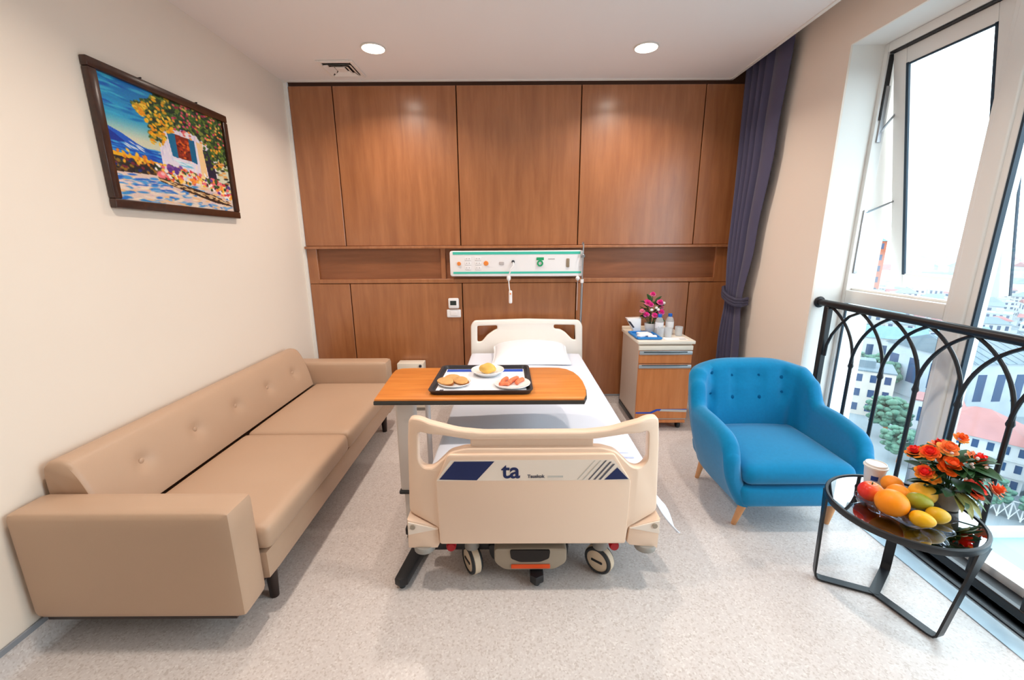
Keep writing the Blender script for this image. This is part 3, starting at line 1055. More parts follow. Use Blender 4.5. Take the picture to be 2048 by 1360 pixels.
# mattress, sheet, pillow
build('mattress', MB().puff((-.345, FB + .065, .402), (.575, HB - .02, .545), .03, 8, 12, 6), M_mattress, origin=(.11, 2.55, .402))
tag(bpy.data.objects['mattress'], 'pale mattress under the white sheet on the hospital bed', 'mattress')
rs = random.Random(5)
ph = [rs.uniform(0, 6) for _ in range(12)]
def sheet(u, v):
    y = FB + .072 + v * (HB - .045 - FB - .072)
    L, Rr, zt = -.352, .583, .553
    drop = .235 + .02 * math.sin(7 * v + ph[0]) + .015 * math.sin(19 * v + ph[1])
    foot = max(0, 1 - v / .24)
    dropR = drop + .10 * foot + .03 * foot * math.sin(60 * v)
    fl = .018 + .012 * math.sin(26 * v + ph[2]) + .008 * math.sin(47 * v + ph[3])
    a = u * 3
    wr_ = .0025 * math.sin(9 * u + 14 * v + ph[4]) + .002 * math.sin(31 * v + 8 * u + ph[5]) + .0018 * math.sin(23 * u - 11 * v + ph[6])
    if a < 1:
        s = 1 - a
        x = L - .004 - fl * s
        z = zt - .012 - drop * s
        if s < .12:
            x = L + .012 * (1 - s / .12) - .004
            z = zt - .012 * (s / .12) ** 1.5
        return (x, y, z)
    if a <= 2:
        s = a - 1
        x = L + .010 + (Rr - L - .02) * s
        return (x, y, zt + .006 * math.sin(PI * s) + wr_ + .003)
    s = a - 2
    x = Rr + .004 + (fl + .155 * foot * s) * s
    z = zt - .012 - dropR * s
    if s < .12:
        x = Rr - .012 * (1 - s / .12) + .004
        z = zt - .012 * (s / .12) ** 1.5
    return (x, y, z)
mb = MB()
mb.grid(sheet, 75, 110)
sh = build('bed_sheet', mb, M_sheet, origin=(.11, 2.55, .55), angle=80)
so = sh.modifiers.new('thick', 'SOLIDIFY')
so.thickness = .004
so.offset = 1
tag(sh, 'white cotton sheet draped over the hospital bed mattress', 'sheet')
mb = MB()
for k, (x, y) in enumerate(((.50, 1.74), (.515, 1.70))):
    mb.box((x - .028, y - .006, .5605), (x + .028, y + .006, .5615))
build('sheet_print', mb, mat('faint blue print', (190, 200, 238), .8), sh, smooth=False)
def pilfn(p, q):
    e = (1 - abs(q.x) ** 3) * (1 - abs(q.y) ** 3)
    zc = .568
    p.z = zc + (p.z - zc) * (.12 + .88 * max(e, 0) ** .6)
    k = (abs(q.x) * abs(q.y)) ** 3
    p.x += .02 * k * (1 if q.x > 0 else -1)
    p.y += .015 * k * (1 if q.y > 0 else -1)
    p.z += .004 * math.sin(17 * p.x + 9 * p.y) * e + .05 * max(0, q.y * .5 + .5)
    return p
pl = build('pillow', MB().puff((-.15, 3.12, .575), (.455, 3.52, .672), .05, 22, 18, 8, fn=pilfn), M_pillow, origin=(.15, 3.3, .57), angle=80)
tag(pl, 'plump white pillow at the head of the hospital bed', 'pillow')

# ---------------------------------------------------------------- overbed table, tray and breakfast
ZT = .81
t = thing('overbed_table', (-.5, 1.95, 0), 'orange laminate overbed table on a grey column standing across the bed', 'table')
top = [(-.628, 1.785), (.325, 1.783), (.345, 1.84), (.358, 1.93), (.360, 2.03), (.352, 2.11), (.335, 2.18), (.305, 2.235), (.265, 2.262), (.20, 2.270), (-.56, 2.272), (-.625, 2.265), (-.650, 2.235), (-.652, 2.18), (-.647, 2.10), (-.640, 1.98), (-.634, 1.88)]
tt_ = build('tabletop', MB().prism(top, 2, ZT - .010, ZT, .003, 2), M_tablewood, t)
def grow(p, k):
    c = Vector((-.145, 2.02))
    d = Vector(p) - c
    return tuple(c + d * (1 + k / d.length))
build('edge_band', MB().prism([grow(p, .004) for p in top], 2, ZT - .030, ZT - .009, .005, 2), M_edge, t)
col = MB().box((-.57, 1.895, .27), (-.475, 1.955, ZT - .05), .012, 3)
build('column', col, M_column, t)
build('column_head', MB().box((-.60, 1.86, ZT - .06), (-.30, 2.04, ZT - .029), .008), M_bedgrey, t)
build('collar', MB().box((-.577, 1.888, .255), (-.468, 1.962, .275), .006), M_tyre, t)
build('inner_column', MB().box((-.555, 1.905, .05), (-.49, 1.945, .256), .006), M_column, t)
build('rear_strut', MB().tube([(-.43, 1.99, ZT - .045), (-.43, 1.99, .08)], .013, 10), M_panelw, t)
bs = MB().prism([(-.525, 1.56), (-.500, 1.545), (-.468, 1.56), (-.405, 1.86), (-.405, 2.3), (-.475, 2.3), (-.475, 1.88)], 2, .018, .060, .008, 2)
build('leg', bs, M_blackplastic, t)
build('leg', MB().prism([(.075, 1.57), (.10, 1.55), (.135, 1.57), (.14, 2.3), (.075, 2.3)], 2, .018, .060, .008, 2), M_blackplastic, t)
build('cross_bar', MB().box((-.56, 1.885, .018), (.10, 1.97, .06), .008), M_blackplastic, t)
for x, y in ((-.497, 1.575), (.105, 1.585), (-.44, 2.27), (.105, 2.27)):
    build('glide', MB().cyl((x, y, 0), (x, y, .02), .014, n=12), M_tyre, t)

TX0, TX1, TY0, TY1 = -.395, .098, 1.825, 2.25
t = thing('tray', (-.15, 2.04, ZT), 'dark rectangular serving tray on the overbed table', 'tray')
tp = rounded([(TX0, TY0), (TX1, TY0), (TX1 - .006, TY1), (TX0 + .006, TY1)], .035, 6)
c_ = Vector((-.148, 2.04))
def sc(p, k):
    d = Vector(p) - c_
    return (c_.x + d.x * (1 - k / abs(TX1 - TX0) * 2), c_.y + d.y * (1 - k / abs(TY1 - TY0) * 2))
mb = MB()
lv = [(.012, .0), (.004, .014), (0, .022), (.012, .022), (.020, .008), (.05, .006)]
rings = [[mb.bm.verts.new((*sc(p, k), ZT + z)) for p in tp] for k, z in lv]
for A, B in zip(rings, rings[1:]):
    for k in range(len(tp)):
        k2 = (k + 1) % len(tp)
        mb.bm.faces.new((A[k], A[k2], B[k2], B[k]))
mb.bm.faces.new(rings[-1])
mb.bm.faces.new(rings[0][::-1])
mb.fixn = True
build('dish', mb, M_tray, t, angle=30)
ZP = ZT + .0066
t = thing('place_mat', (-.15, 2.04, ZP), 'white paper place mat with a blue band lying in the tray', 'place mat')
build('sheet', MB().prism([(TX0 + .03, TY0 + .03), (TX1 - .03, TY0 + .03), (TX1 - .036, TY1 - .035), (TX0 + .036, TY1 - .035)], 2, ZP, ZP + .0015), M_paper, t, smooth=False)
build('blue_band', MB().box((TX0 + .04, TY1 - .085, ZP + .0016), (TX1 - .04, TY1 - .04, ZP + .0022)), M_blueprint, t, smooth=False)
build('print_mark', MB().box((TX0 + .05, TY0 + .05, ZP + .0016), (TX0 + .068, TY0 + .062, ZP + .0022)), M_greyprint, t, smooth=False)
ZD = ZP + .0024
def plate(x, y, r, h, label):
    prof = [(0, .002), (r * .55, .002), (r * .62, 0), (r * .66, .001), (r * .95, h - .003), (r, h), (r * .985, h + .003), (r * .92, h), (r * .62, .007), (r * .5, .006), (0, .006)]
    o = build('plate', MB().lathe(prof, (x, y, ZD), 36), M_china, origin=(x, y, ZD))
    return tag(o, label, 'plate')
plate(-.285, 1.965, .082, .012, 'white china plate holding toast slices, at the left of the tray')
plate(-.13, 2.12, .088, .026, 'white china bowl plate holding the golden omelette, at the back of the tray')
plate(.0, 1.945, .090, .012, 'white china plate holding pink sausages, at the right of the tray')
om = build('omelette', MB().blob((-.13, 2.118, ZD + .030), (.046, .038, .030), 20, lambda p: Vector((p.x, p.y, (p.z if p.z > 0 else p.z * .75) + .08 * math.sin(5 * p.x + 3 * p.y)))), M_egg, origin=(-.13, 2.118, ZD + .007))
tag(om, 'golden domed omelette on the back plate', 'food')
def toast(x, y, ang, lean, label):
    R = Matrix.Translation((x, y, ZD + .008)) @ Matrix.Rotation(ang, 4, 'Z') @ Matrix.Rotation(lean, 4, 'X')
    pts = [(.045 * math.cos(a), .028 * math.sin(a) * (1 if math.sin(a) > 0 else .75)) for a in [2 * PI * k / 20 for k in range(20)]]
    o = build('toast_slice', MB().prism(pts, 2, .013, .021, .003, 1, R), M_toast, origin=(x, y, ZD + .008))
    tag(o, label, 'food')
    build('crust', MB().prism([(a * 1.03, b * 1.03) for a, b in pts], 2, 0, .0135, .004, 1, R), M_crust, o)
toast(-.325, 1.945, -.45, .45, 'toast slice lying lowest on the toast plate, at its left edge')
toast(-.295, 1.992, -.3, .5, 'toast slice leaning at the back of the toast plate')
toast(-.250, 1.955, -.6, .5, 'toast slice nearest the middle of the tray, on the toast plate')
def sausage(x, y, ang, L, r, label):
    d = Vector((math.cos(ang), math.sin(ang), 0))
    n = Vector((-d.y, d.x, 0))
    pts = [Vector((x, y, ZD + .006 + r)) + d * (s * L) + n * (.008 * (1 - 4 * s * s)) for s in (-.5, -.47, -.4, -.2, 0, .2, .4, .47, .5)]
    o = build('sausage', MB().tube(pts, [r * .3, r * .7, r, r, r, r, r, r * .7, r * .3], 12), M_ham, origin=(x, y, ZD + .006))
    tag(o, label, 'food')
sausage(-.035, 1.965, 1.25, .085, .011, 'pink sausage furthest left on the sausage plate')
sausage(.008, 1.965, 1.05, .095, .012, 'pink sausage in the middle of the sausage plate')
sausage(.040, 1.955, 1.05, .075, .011, 'pink sausage nearest the tray end, on the sausage plate')
sausage(-.038, 1.912, .1, .05, .010, 'short pink sausage lying crosswise at the front of its plate')

# ---------------------------------------------------------------- bed head unit, call handset, drip pole, wall switches
HU = 3.62
t = thing('bed_head_unit', (.04, HU, 1.22), 'white bed head service panel with teal stripes on the wood wall', 'service panel')
hu = outline_mesh(rounded([(-.527, 1.218), (.61, 1.214), (.61, 1.434), (-.527, 1.432)], .022, 5), [], HU, .10, .008)
build('body', hu, M_panelw, t)
build('stripe', MB().box((-.50, HU - .002, 1.402), (.585, HU + .002, 1.424)), M_teal, t, smooth=False)
build('stripe', MB().box((-.50, HU - .002, 1.240), (.595, HU + .002, 1.257)), M_teal, t, smooth=False)
build('round_outlet', MB().cyl((-.449, HU, 1.326), (-.449, HU - .010, 1.326), .017, .014, 18), M_orangebtn, t)
build('round_outlet', MB().cyl((-.218, HU, 1.328), (-.218, HU - .010, 1.328), .021, .017, 18), M_orangebtn, t)
for x in (-.372, -.286):
    for z in (1.290, 1.328, 1.366):
        so_ = build('socket', MB().box((x - .026, HU - .004, z - .015), (x + .026, HU + .001, z + .015), .003, 1), M_panelw, t)
        sl = MB()
        sl.box((x - .014, HU - .0055, z - .004), (x - .009, HU - .0035, z + .006))
        sl.box((x + .009, HU - .0055, z - .004), (x + .014, HU - .0035, z + .006))
        build('slot', sl, M_socket, so_, smooth=False)
build('switch', MB().box((-.105, HU - .006, 1.315), (-.065, HU + .001, 1.340), .003, 1), M_socket, t)
build('jack', MB().cyl((.013, HU, 1.340), (.013, HU - .012, 1.340), .014, .012, 16), M_darkdot, t)
lb = build('gas_outlet', MB().box((.212, HU - .006, 1.303), (.275, HU + .001, 1.376), .004, 1), M_panelw, t)
build('green_label', MB().box((.212, HU - .008, 1.352), (.275, HU - .0055, 1.376), .002, 1), M_green, lb, smooth=False)
build('ring', MB().lathe([(.014, -.001), (.025, -.001), (.027, .003), (.025, .007), (.014, .007)], (0, 0, 0), 24, Matrix.Translation((.243, HU - .006, 1.326)) @ Matrix.Rotation(PI / 2, 4, 'X')), M_green, lb)
build('mark_strip', MB().box((.312, HU - .001, 1.357), (.368, HU + .001, 1.366)), M_socket, t, smooth=False)
build('gas_outlet', MB().box((.467, HU - .010, 1.292), (.494, HU + .001, 1.366), .005, 2), M_brown, t)
build('corner_cap', MB().box((.575, HU - .004, 1.30), (.606, HU + .001, 1.37), .004, 1), M_panelw, t)
build('alarm_knob', MB().blob((.567, HU - .01, 1.198), (.018, .018, .020), 14), M_panelw, t)
build('alarm_cord', MB().tube([(.567, HU - .01, 1.180), (.566, HU - .01, .92)], .003, 6), M_socket, t)

t = thing('call_handset', (-.012, 3.60, 1.0), 'white nurse call handset hanging on its cord from the bed head unit', 'handset')
pts = [(.013, HU - .012, 1.335), (.018, 3.58, 1.31), (-.004, 3.575, 1.28), (-.022, 3.58, 1.235), (-.026, 3.59, 1.19), (-.022, 3.60, 1.13), (-.016, 3.60, 1.09)]
build('cord', MB().tube(pts, .0055, 8), M_panelw, t)
build('clip', MB().blob((-.025, 3.588, 1.205), (.018, .014, .026), 12), M_panelw, t)
build('handle', MB().puff((-.026, 3.588, .985), (.004, 3.612, 1.098), .010, 6, 6, 8), M_panelw, t)
build('button', MB().cyl((-.011, 3.588, 1.07), (-.011, 3.583, 1.07), .007, n=12), M_orangebtn, t)

t = thing('drip_pole', (.602, 3.575, .40), 'slim steel drip pole rising behind the headboard to the service panel', 'pole')
build('pole', MB().tube([(.600, 3.605, .42), (.603, 3.60, 1.18)], .010, 12), M_metal, t)
build('upper_pole', MB().tube([(.603, 3.60, 1.17), (.606, 3.60, 1.49)], .006, 10), M_metal, t)
build('clamp', MB().box((.588, 3.585, 1.372), (.622, 3.625, 1.40), .004, 1), M_metal, t)
build('hook', MB().tube([(.606, 3.60, 1.485), (.600, 3.585, 1.50), (.592, 3.57, 1.492), (.590, 3.562, 1.478)], .004, 8), M_metal, t)
build('collar', MB().cyl((.603, 3.60, 1.16), (.603, 3.60, 1.19), .014, n=14), M_panelw, t)

t = thing('thermostat', (-.52, D, .926), 'white wall thermostat with a dark display', 'thermostat')
build('body', MB().puff((-.567, D - .025, .926), (-.472, D, 1.021), .012, 6, 4, 6), M_panelw, t)
build('display', MB().box((-.549, D - .027, .958), (-.494, D - .024, .998), .004, 1), M_screen, t)
t = thing('wall_switch', (-.52, D, .845), 'white switch plate under the thermostat', 'switch')
build('plate', MB().puff((-.584, D - .014, .845), (-.458, D, .918), .008, 6, 4, 6), M_panelw, t)
build('rocker', MB().box((-.55, D - .018, .865), (-.49, D - .013, .900), .003, 1), M_panelw, t)

# ---------------------------------------------------------------- nightstand
NX0, NX1, NY0, NY1 = .985, 1.415, 3.15, 3.64
t = thing('nightstand', (1.2, 3.4, 0), 'white bedside cabinet with orange drawer and door right of the bed', 'cabinet')
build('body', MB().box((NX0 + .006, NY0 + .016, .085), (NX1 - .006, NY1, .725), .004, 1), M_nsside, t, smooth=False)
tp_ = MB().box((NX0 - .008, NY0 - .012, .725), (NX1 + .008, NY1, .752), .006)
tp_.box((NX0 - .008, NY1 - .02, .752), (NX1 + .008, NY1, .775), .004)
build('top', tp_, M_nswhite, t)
build('pull_out_board', MB().box((NX0 + .004, NY0 - .004, .675), (NX1 - .004, NY0 + .016, .712), .004), M_nswhite, t)
dr = build('drawer', MB().box((NX0 + .008, NY0, .568), (NX1 - .008, NY0 + .016, .672), .003, 1), M_nswood, t, smooth=False)
build('pull', MB().box((NX0 + .008, NY0 - .012, .640), (NX1 - .008, NY0 + .002, .672), .006), M_nshandle, dr)
build('slot', MB().box((NX0 + .04, NY0 - .0135, .660), (NX1 - .05, NY0 - .010, .667)), M_screen, dr, smooth=False)
do = build('door', MB().box((NX0 + .008, NY0, .105), (NX1 - .008, NY0 + .016, .562), .003, 1), M_nswood, t, smooth=False)
build('pull', MB().box((NX0 + .008, NY0 - .012, .530), (NX1 - .008, NY0 + .002, .560), .006), M_nshandle, do)
build('slot', MB().box((NX0 + .03, NY0 - .0135, .553), (NX1 - .04, NY0 - .010, .558)), M_screen, do, smooth=False)
zz = NY0 - .0008
build('blue_band', MB().prism([(NX0 + .01, .148), (NX0 + .135, .148), (NX0 + .185, .172), (NX0 + .42, .172), (NX0 + .42, .186), (NX0 + .175, .186), (NX0 + .125, .160), (NX0 + .01, .160)], 1, zz - .001, zz), M_blueprint, do, smooth=False)
build('pale_band', MB().prism([(NX0 + .20, .168), (NX0 + .42, .160), (NX0 + .42, .180), (NX0 + .215, .184)], 1, zz - .0022, zz - .0012), M_palegrey, do, smooth=False)
build('plinth', MB().box((NX0 + .01, NY0 + .012, .060), (NX1 - .01, NY1 - .01, .086), .004), M_nswood, t)
build('side_strip', MB().box((NX0 - .002, NY0 + .01, .05), (NX0 + .01, NY1 - .01, .09), .003), M_blackplastic, t)
for x in (NX0 + .05, NX1 - .05):
    for y in (NY0 + .06, NY1 - .06):
        c = Vector((x, y, .03))
        build('caster', MB().lathe([(0, -.014), (.026, -.014), (.030, -.008), (.030, .008), (.026, .014), (0, .014)], (0, 0, 0), 18, Matrix.Translation(c) @ Matrix.Rotation(PI / 2, 4, 'Y')).tube([c, c + Vector((0, 0, .034))], .010, 8), M_blackplastic, t)

ZN = .752
# flowers -----------------------------------------------------------------
def petal_bloom(c, R, outer, inner, tilt=(0, 0, 1), seed=0, n=3):
    """rose: rings of cupped petals, colour per petal"""
    rg = random.Random(seed)
    q = Vector((0, 0, 1)).rotation_difference(Vector(tilt).normalized()).to_matrix().to_4x4()
    M = Matrix.Translation(c) @ q
    mb = MB()
    cols = []
    lay = mb.bm.verts.layers.float_color.new('Col')
    rings = [(6, 1.0, .80, -.25), (6, .84, .90, -.1), (5, .62, .95, .08), (4, .36, .95, .22)]
    for ri, (cnt, rad, lift, z0_) in enumerate(rings):
        k = ri / (len(rings) - 1)
        for j in range(cnt):
            a0 = 2 * PI * j / cnt + ri * .6 + rg.uniform(-.15, .15)
            wid = 2 * PI / cnt * .72
            col = [outer[i] * (1 - k) + inner[i] * k for i in range(3)]
            col = [max(0, v * rg.uniform(.88, 1.08)) for v in col]
            def f(u, v):
                a = a0 + (u - .5) * 2 * wid * (.5 + .5 * math.sin(PI * min(1, v * 1.1)) ** .5)
                r = rad * R * (.25 + .75 * v) * (1 - .10 * (2 * u - 1) ** 2)
                z = R * (z0_ + lift * v ** (1.4 - .5 * k) * (.65 - .12 * (2 * u - 1) ** 2) - .25 * (v ** 4) * (1 - k))
                return M @ Vector((r * math.cos(a), r * math.sin(a), z))
            V = mb.grid(f, 4, 3)
            for row in V:
                for vv in row:
                    vv[lay] = (*lin([min(255, x) for x in col]), 1)
    n0 = len(mb.bm.verts)
    mb.blob(M @ Vector((0, 0, R * .35)), (R * .42, R * .42, R * .40), 10)
    mb.bm.verts.ensure_lookup_table()
    lay = mb.bm.verts.layers.float_color['Col']
    for v in mb.bm.verts[n0:]:
        v[lay] = (*lin([min(255, x * .94) for x in inner]), 1)
    return mb


def leaf_mesh(name, L, Wd, bend, m):
    mb = MB()
    def f(u, v):
        w = Wd * math.sin(PI * min(1, v * .96 + .02)) ** .8 * (u - .5) * 2
        return (w, L * v, -bend * L * v * v + abs(w) * .35)
    mb.grid(f, 2, 5)
    me = bpy.data.meshes.new(name)
    mb.bm.to_mesh(me)
    mb.bm.free()
    finish(me, m, True, 80)
    return me


def add_leaf(parent, me, p, d, s=1.0, roll=0.0):
    o = bpy.data.objects.new('leaf', me)
    COL.objects.link(o)
    o.parent = parent
    d = Vector(d).normalized()
    zq = Vector((0, 0, 1)) if abs(d.z) < .95 else Vector((1, 0, 0))
    x = d.cross(zq).normalized()
    z = x.cross(d)
    B = Matrix((x, d, z)).transposed().to_4x4() @ Matrix.Rotation(roll, 4, 'Y') @ Matrix.Diagonal((s, s, s, 1))
    o.matrix_local = Matrix.Translation(Vector(p) - WL[parent.name]) @ B
    return o


PINK, HOT = (255, 120, 190), (230, 40, 140)
px_, py_ = 1.165, 3.44
pot = tag(build('flower_pot', MB().lathe([(0, 0), (.035, 0), (.042, .01), (.050, .06), (.052, .085), (.047, .086), (.044, .06), (0, .055)], (px_, py_, ZN), 24), M_potw, origin=(px_, py_, ZN)), 'small white pot under the pink roses on the nightstand', 'flower pot')
t = thing('pink_bouquet', (px_, py_, ZN + .06), 'bunch of pink roses with dark leaves on the nightstand', 'flowers')
lm = leaf_mesh('leaf_dark', .075, .020, .25, M_leaf)
stems = MB()
blooms = [(0, 0, .27, .026), (-.045, -.03, .205, .030), (-.025, -.045, .190, .026), (.055, -.025, .205, .032), (-.085, -.02, .135, .024), (-.060, -.055, .110, .027), (.005, -.065, .105, .027), (.060, -.055, .130, .030), (.085, .03, .16, .026), (-.03, .05, .2, .028)]
for k, (dx, dy, dz, R) in enumerate(blooms):
    c = Vector((px_ + dx, py_ + dy, ZN + .055 + dz))
    stems.tube([(px_ + dx * .1, py_ + dy * .1, ZN + .06), tuple(c - Vector((0, 0, .01)))], .0025, 6)
    pale = k in (4, 8)
    build('rose', petal_bloom(c, R, (255, 160, 190) if pale else PINK, (250, 130, 170) if pale else HOT, (dx * 3, dy * 3 - .35, .6), k), M_petal, t, angle=80)
build('stems', stems, M_leaf, t)
rg = random.Random(11)
for k in range(30):
    a = rg.uniform(0, 2 * PI)
    e = rg.uniform(-.1, 1.1)
    h = rg.uniform(.05, .20)
    add_leaf(t, lm, (px_ + .03 * math.cos(a), py_ + .03 * math.sin(a), ZN + .05 + h), (math.cos(a) * math.cos(e), math.sin(a) * math.cos(e), math.sin(e)), rg.uniform(.8, 1.25), rg.uniform(-.5, .5))
wl_ = MB()
for dx, dy, dz in ((.02, -.05, .165), (.035, -.055, .15), (.07, -.01, .215), (.09, -.02, .20), (-.02, -.06, .15)):
    wl_.blob((px_ + dx, py_ + dy, ZN + .055 + dz), (.014, .012, .012), 8)
build('filler_flowers', wl_, M_potw, t)['kind'] = 'stuff'

t = thing('blue_tray', (1.075, 3.27, ZN), 'small blue tray holding white sachets on the nightstand', 'tray')
tr = MB().prism(rounded([(.99, 3.19), (1.165, 3.18), (1.165, 3.42), (.985, 3.42)], .012, 3), 2, ZN, ZN + .006)
for a, b in (((.985, 3.185), (1.168, 3.180)), ((1.168, 3.180), (1.168, 3.42)), ((1.168, 3.42), (.982, 3.425)), ((.982, 3.425), (.985, 3.185))):
    tr.tube([(*a, ZN + .012), (*b, ZN + .012)], .009, 8)
build('dish', tr, M_bluetray, t)
for k, (x, y, z, sx, sy, sz, rz, lb) in enumerate(((1.075, 3.31, .02, .10, .10, .022, .15, 'white folded towel lying in the blue tray'),
                                                   (1.03, 3.25, .024, .06, .045, .02, .5, 'small white sachet at the front left of the blue tray'),
                                                   (1.115, 3.235, .022, .07, .05, .018, -.2, 'small white sachet at the front right of the blue tray'))):
    M = Matrix.Translation((x, y, ZN + .007)) @ Matrix.Rotation(rz, 4, 'Z')
    o = build('towel' if k == 0 else 'sachet', MB().box((-sx / 2, -sy / 2, 0), (sx / 2, sy / 2, sz), .008, 3, M), M_paper, origin=(x, y, ZN + .007))
    tag(o, lb, 'towel' if k == 0 else 'sachet')
M = Matrix.Translation((1.045, 3.40, ZN + .03)) @ Matrix.Rotation(math.radians(0), 4, 'Z')
t = thing('tissue_holder', (1.045, 3.46, ZN), 'white flared tissue holder at the back of the nightstand', 'holder')
build('cone', MB().prism([(-.085, .125), (.035, .130), (.04, .0), (-.02, .0), (-.03, .035)], 1, -.02, .05, .006, 2, Matrix.Translation((1.045, 3.45, ZN))), M_china, t)
build('dark_slot', MB().prism([(-.078, .105), (-.03, .045), (-.018, .05), (-.055, .100)], 1, -.0225, -.0195, 0, 1, Matrix.Translation((1.045, 3.45, ZN))), M_darkdot, t, smooth=False)

def bottle(x, y, label):
    t = thing('water_bottle', (x, y, ZN), label, 'bottle', None)
    build('body', MB().lathe([(0, 0), (.028, 0), (.032, .008), (.032, .055), (.029, .062), (.032, .07), (.032, .115), (.024, .140), (.013, .150), (.013, .16)], (x, y, ZN), 20), M_clear, t)
    build('label_wrap', MB().lathe([(.0325, .060), (.0328, .062), (.0328, .108), (.0325, .110)], (x, y, ZN), 20), M_paper, t)
    build('cap', MB().lathe([(.014, .150), (.016, .152), (.016, .172), (.013, .175), (0, .175)], (x, y, ZN), 18), M_bluecap, t)
bottle(1.205, 3.35, 'clear water bottle with blue cap, right in front of the pink roses')
bottle(1.300, 3.38, 'clear water bottle with blue cap, at the window end of the nightstand')
def tumbler(x, y, label):
    o = build('glass_tumbler', MB().lathe([(0, .004), (.024, .004), (.029, .075), (.031, .075), (.027, 0), (0, 0)], (x, y, ZN), 20), M_clear, origin=(x, y, ZN))
    tag(o, label, 'glass')
tumbler(1.255, 3.28, 'clear glass tumbler in front of the nearer water bottle')
tumbler(1.36, 3.33, 'clear glass tumbler beside the bottle at the window end')
tumbler(1.195, 3.29, 'clear glass tumbler next to the blue tray')
o = build('leaflet', MB().box((1.20, 3.165, ZN), (1.375, 3.255, ZN + .002), 0, 1), M_paper, origin=(1.29, 3.21, ZN), smooth=False)
tag(o, 'white leaflet lying at the front edge of the nightstand top', 'leaflet')
build('print', MB().box((1.315, 3.175, ZN + .0021), (1.365, 3.21, ZN + .0026)), M_palegrey, o, smooth=False)

# ---------------------------------------------------------------- curtain
def lerp(a, b, t):
    return a + (b - a) * t
def interp(z, tab):
    for (z0_, v0), (z1_, v1) in zip(tab, tab[1:]):
        if z <= z1_:
            k = (z - z0_) / (z1_ - z0_)
            k = k * k * (3 - 2 * k)
            return v0 + (v1 - v0) * k
    return tab[-1][1]
def curt(u, v):
    z = .03 + v * 2.82
    yr = interp(z, [(0, 3.30), (.6, 3.315), (1.02, 3.335), (1.5, 3.27), (2.2, 3.17), (2.85, 3.105)])
    yl = interp(z, [(0, 3.66), (.6, 3.655), (1.02, 3.60), (1.5, 3.66), (2.85, 3.685)])
    y = lerp(yr, yl, u)
    pin = 1 - .55 * math.exp(-((z - 1.02) / .22) ** 2)
    # one broad flat pleat near the window, tight folds towards the wall
    k = max(0, u - .34) / .66
    fold = .034 * math.sin(k * 4.5 * 2 * PI + .4) * min(1, k * 6)
    broad = -.022 * math.sin(min(1, u / .34) * PI)
    x = 1.868 - .012 * (1 - abs(z - 1.02)) * 0 + (fold + broad) * pin
    x += -.02 * math.exp(-((z - 1.02) / .3) ** 2)
    y += .006 * math.cos(k * 4.5 * 2 * PI) * pin
    return (x, y, z)
t = thing('curtain', (1.87, 3.5, .03), 'dark dusky purple curtain tied back in the corner beside the window', 'curtain')
mb = MB()
mb.grid(curt, 90, 70)
o = build('drape', mb, M_curtain, t, angle=80)
so = o.modifiers.new('thick', 'SOLIDIFY')
so.thickness = .004
hem = MB()
pts = [(1.895, 3.34, 1.03), (1.845, 3.325, 1.02), (1.812, 3.36, 1.015), (1.80, 3.45, 1.03), (1.803, 3.55, 1.06), (1.83, 3.62, 1.09), (1.88, 3.63, 1.10)]
tb = MB()
for dz in (-.022, 0, .022):
    tb.tube([(p[0], p[1], p[2] + dz) for p in pts], .014, 8)
build('tieback', tb, M_tie, t)
build('track', MB().box((1.84, 2.95, 2.86), (1.885, 3.70, 2.89), .003, 1), M_white, t)
for k in range(6):
    build('glider', MB().cyl((1.862, 3.12 + k * .105, 2.845), (1.862, 3.12 + k * .105, 2.862), .008, n=8), M_white, t)

# ---------------------------------------------------------------- armchair
AX, AFY = 1.455, 1.925
t = thing('armchair', (AX, 2.25, 0), 'turquoise buttoned armchair with wooden legs beside the balcony railing', 'armchair')
chair = t
def path(s):
    """U-shaped mid line: s 0..1, left arm front -> back -> right arm front; returns point and outward normal"""
    hw, yb_, yc = .352, 2.51, 2.19
    La = yc - AFY
    per = La * 2 + .98
    d = s * per
    if d < La:
        return Vector((AX - hw + .012 * (1 - d / La), AFY + d, 0)), Vector((-1, 0, 0))
    if d > per - La:
        e = per - d
        return Vector((AX + hw - .012 * (1 - e / La), AFY + e, 0)), Vector((1, 0, 0))
    a = PI - (d - La) / .98 * PI
    ca, sa = math.cos(a), math.sin(a)
    p = .50
    x = hw * math.copysign(abs(ca) ** p, ca)
    y = (yb_ - yc) * abs(sa) ** p
    nx = math.copysign(abs(ca) ** (2 - p), ca) / hw
    ny = abs(sa) ** (2 - p) / (yb_ - yc)
    return Vector((AX + x, yc + y, 0)), Vector((nx, ny, 0)).normalized()
def sm(x, a, b):
    k = max(0, min(1, (x - a) / (b - a)))
    return k * k * (3 - 2 * k)
def hgt(s):
    m = min(s, 1 - s)
    dd = m * 1.51
    rnd = .085 * (1 - math.sqrt(max(0, 1 - (1 - dd / .10) ** 2))) if dd < .10 else 0
    return .545 - rnd + .025 * sm(m, 0, .17) + .125 * sm(m, .195, .24) + .055 * sm(m, .235, .30) + .042 * sm(m, .28, .5)
def thick(s):
    m = min(s, 1 - s)
    return .088 + .030 * sm(m, .22, .36)
CB = [(x, z) for z in (.70, .582) for x in (1.225, 1.365, 1.515, 1.66)]
NS, NP = 120, 30
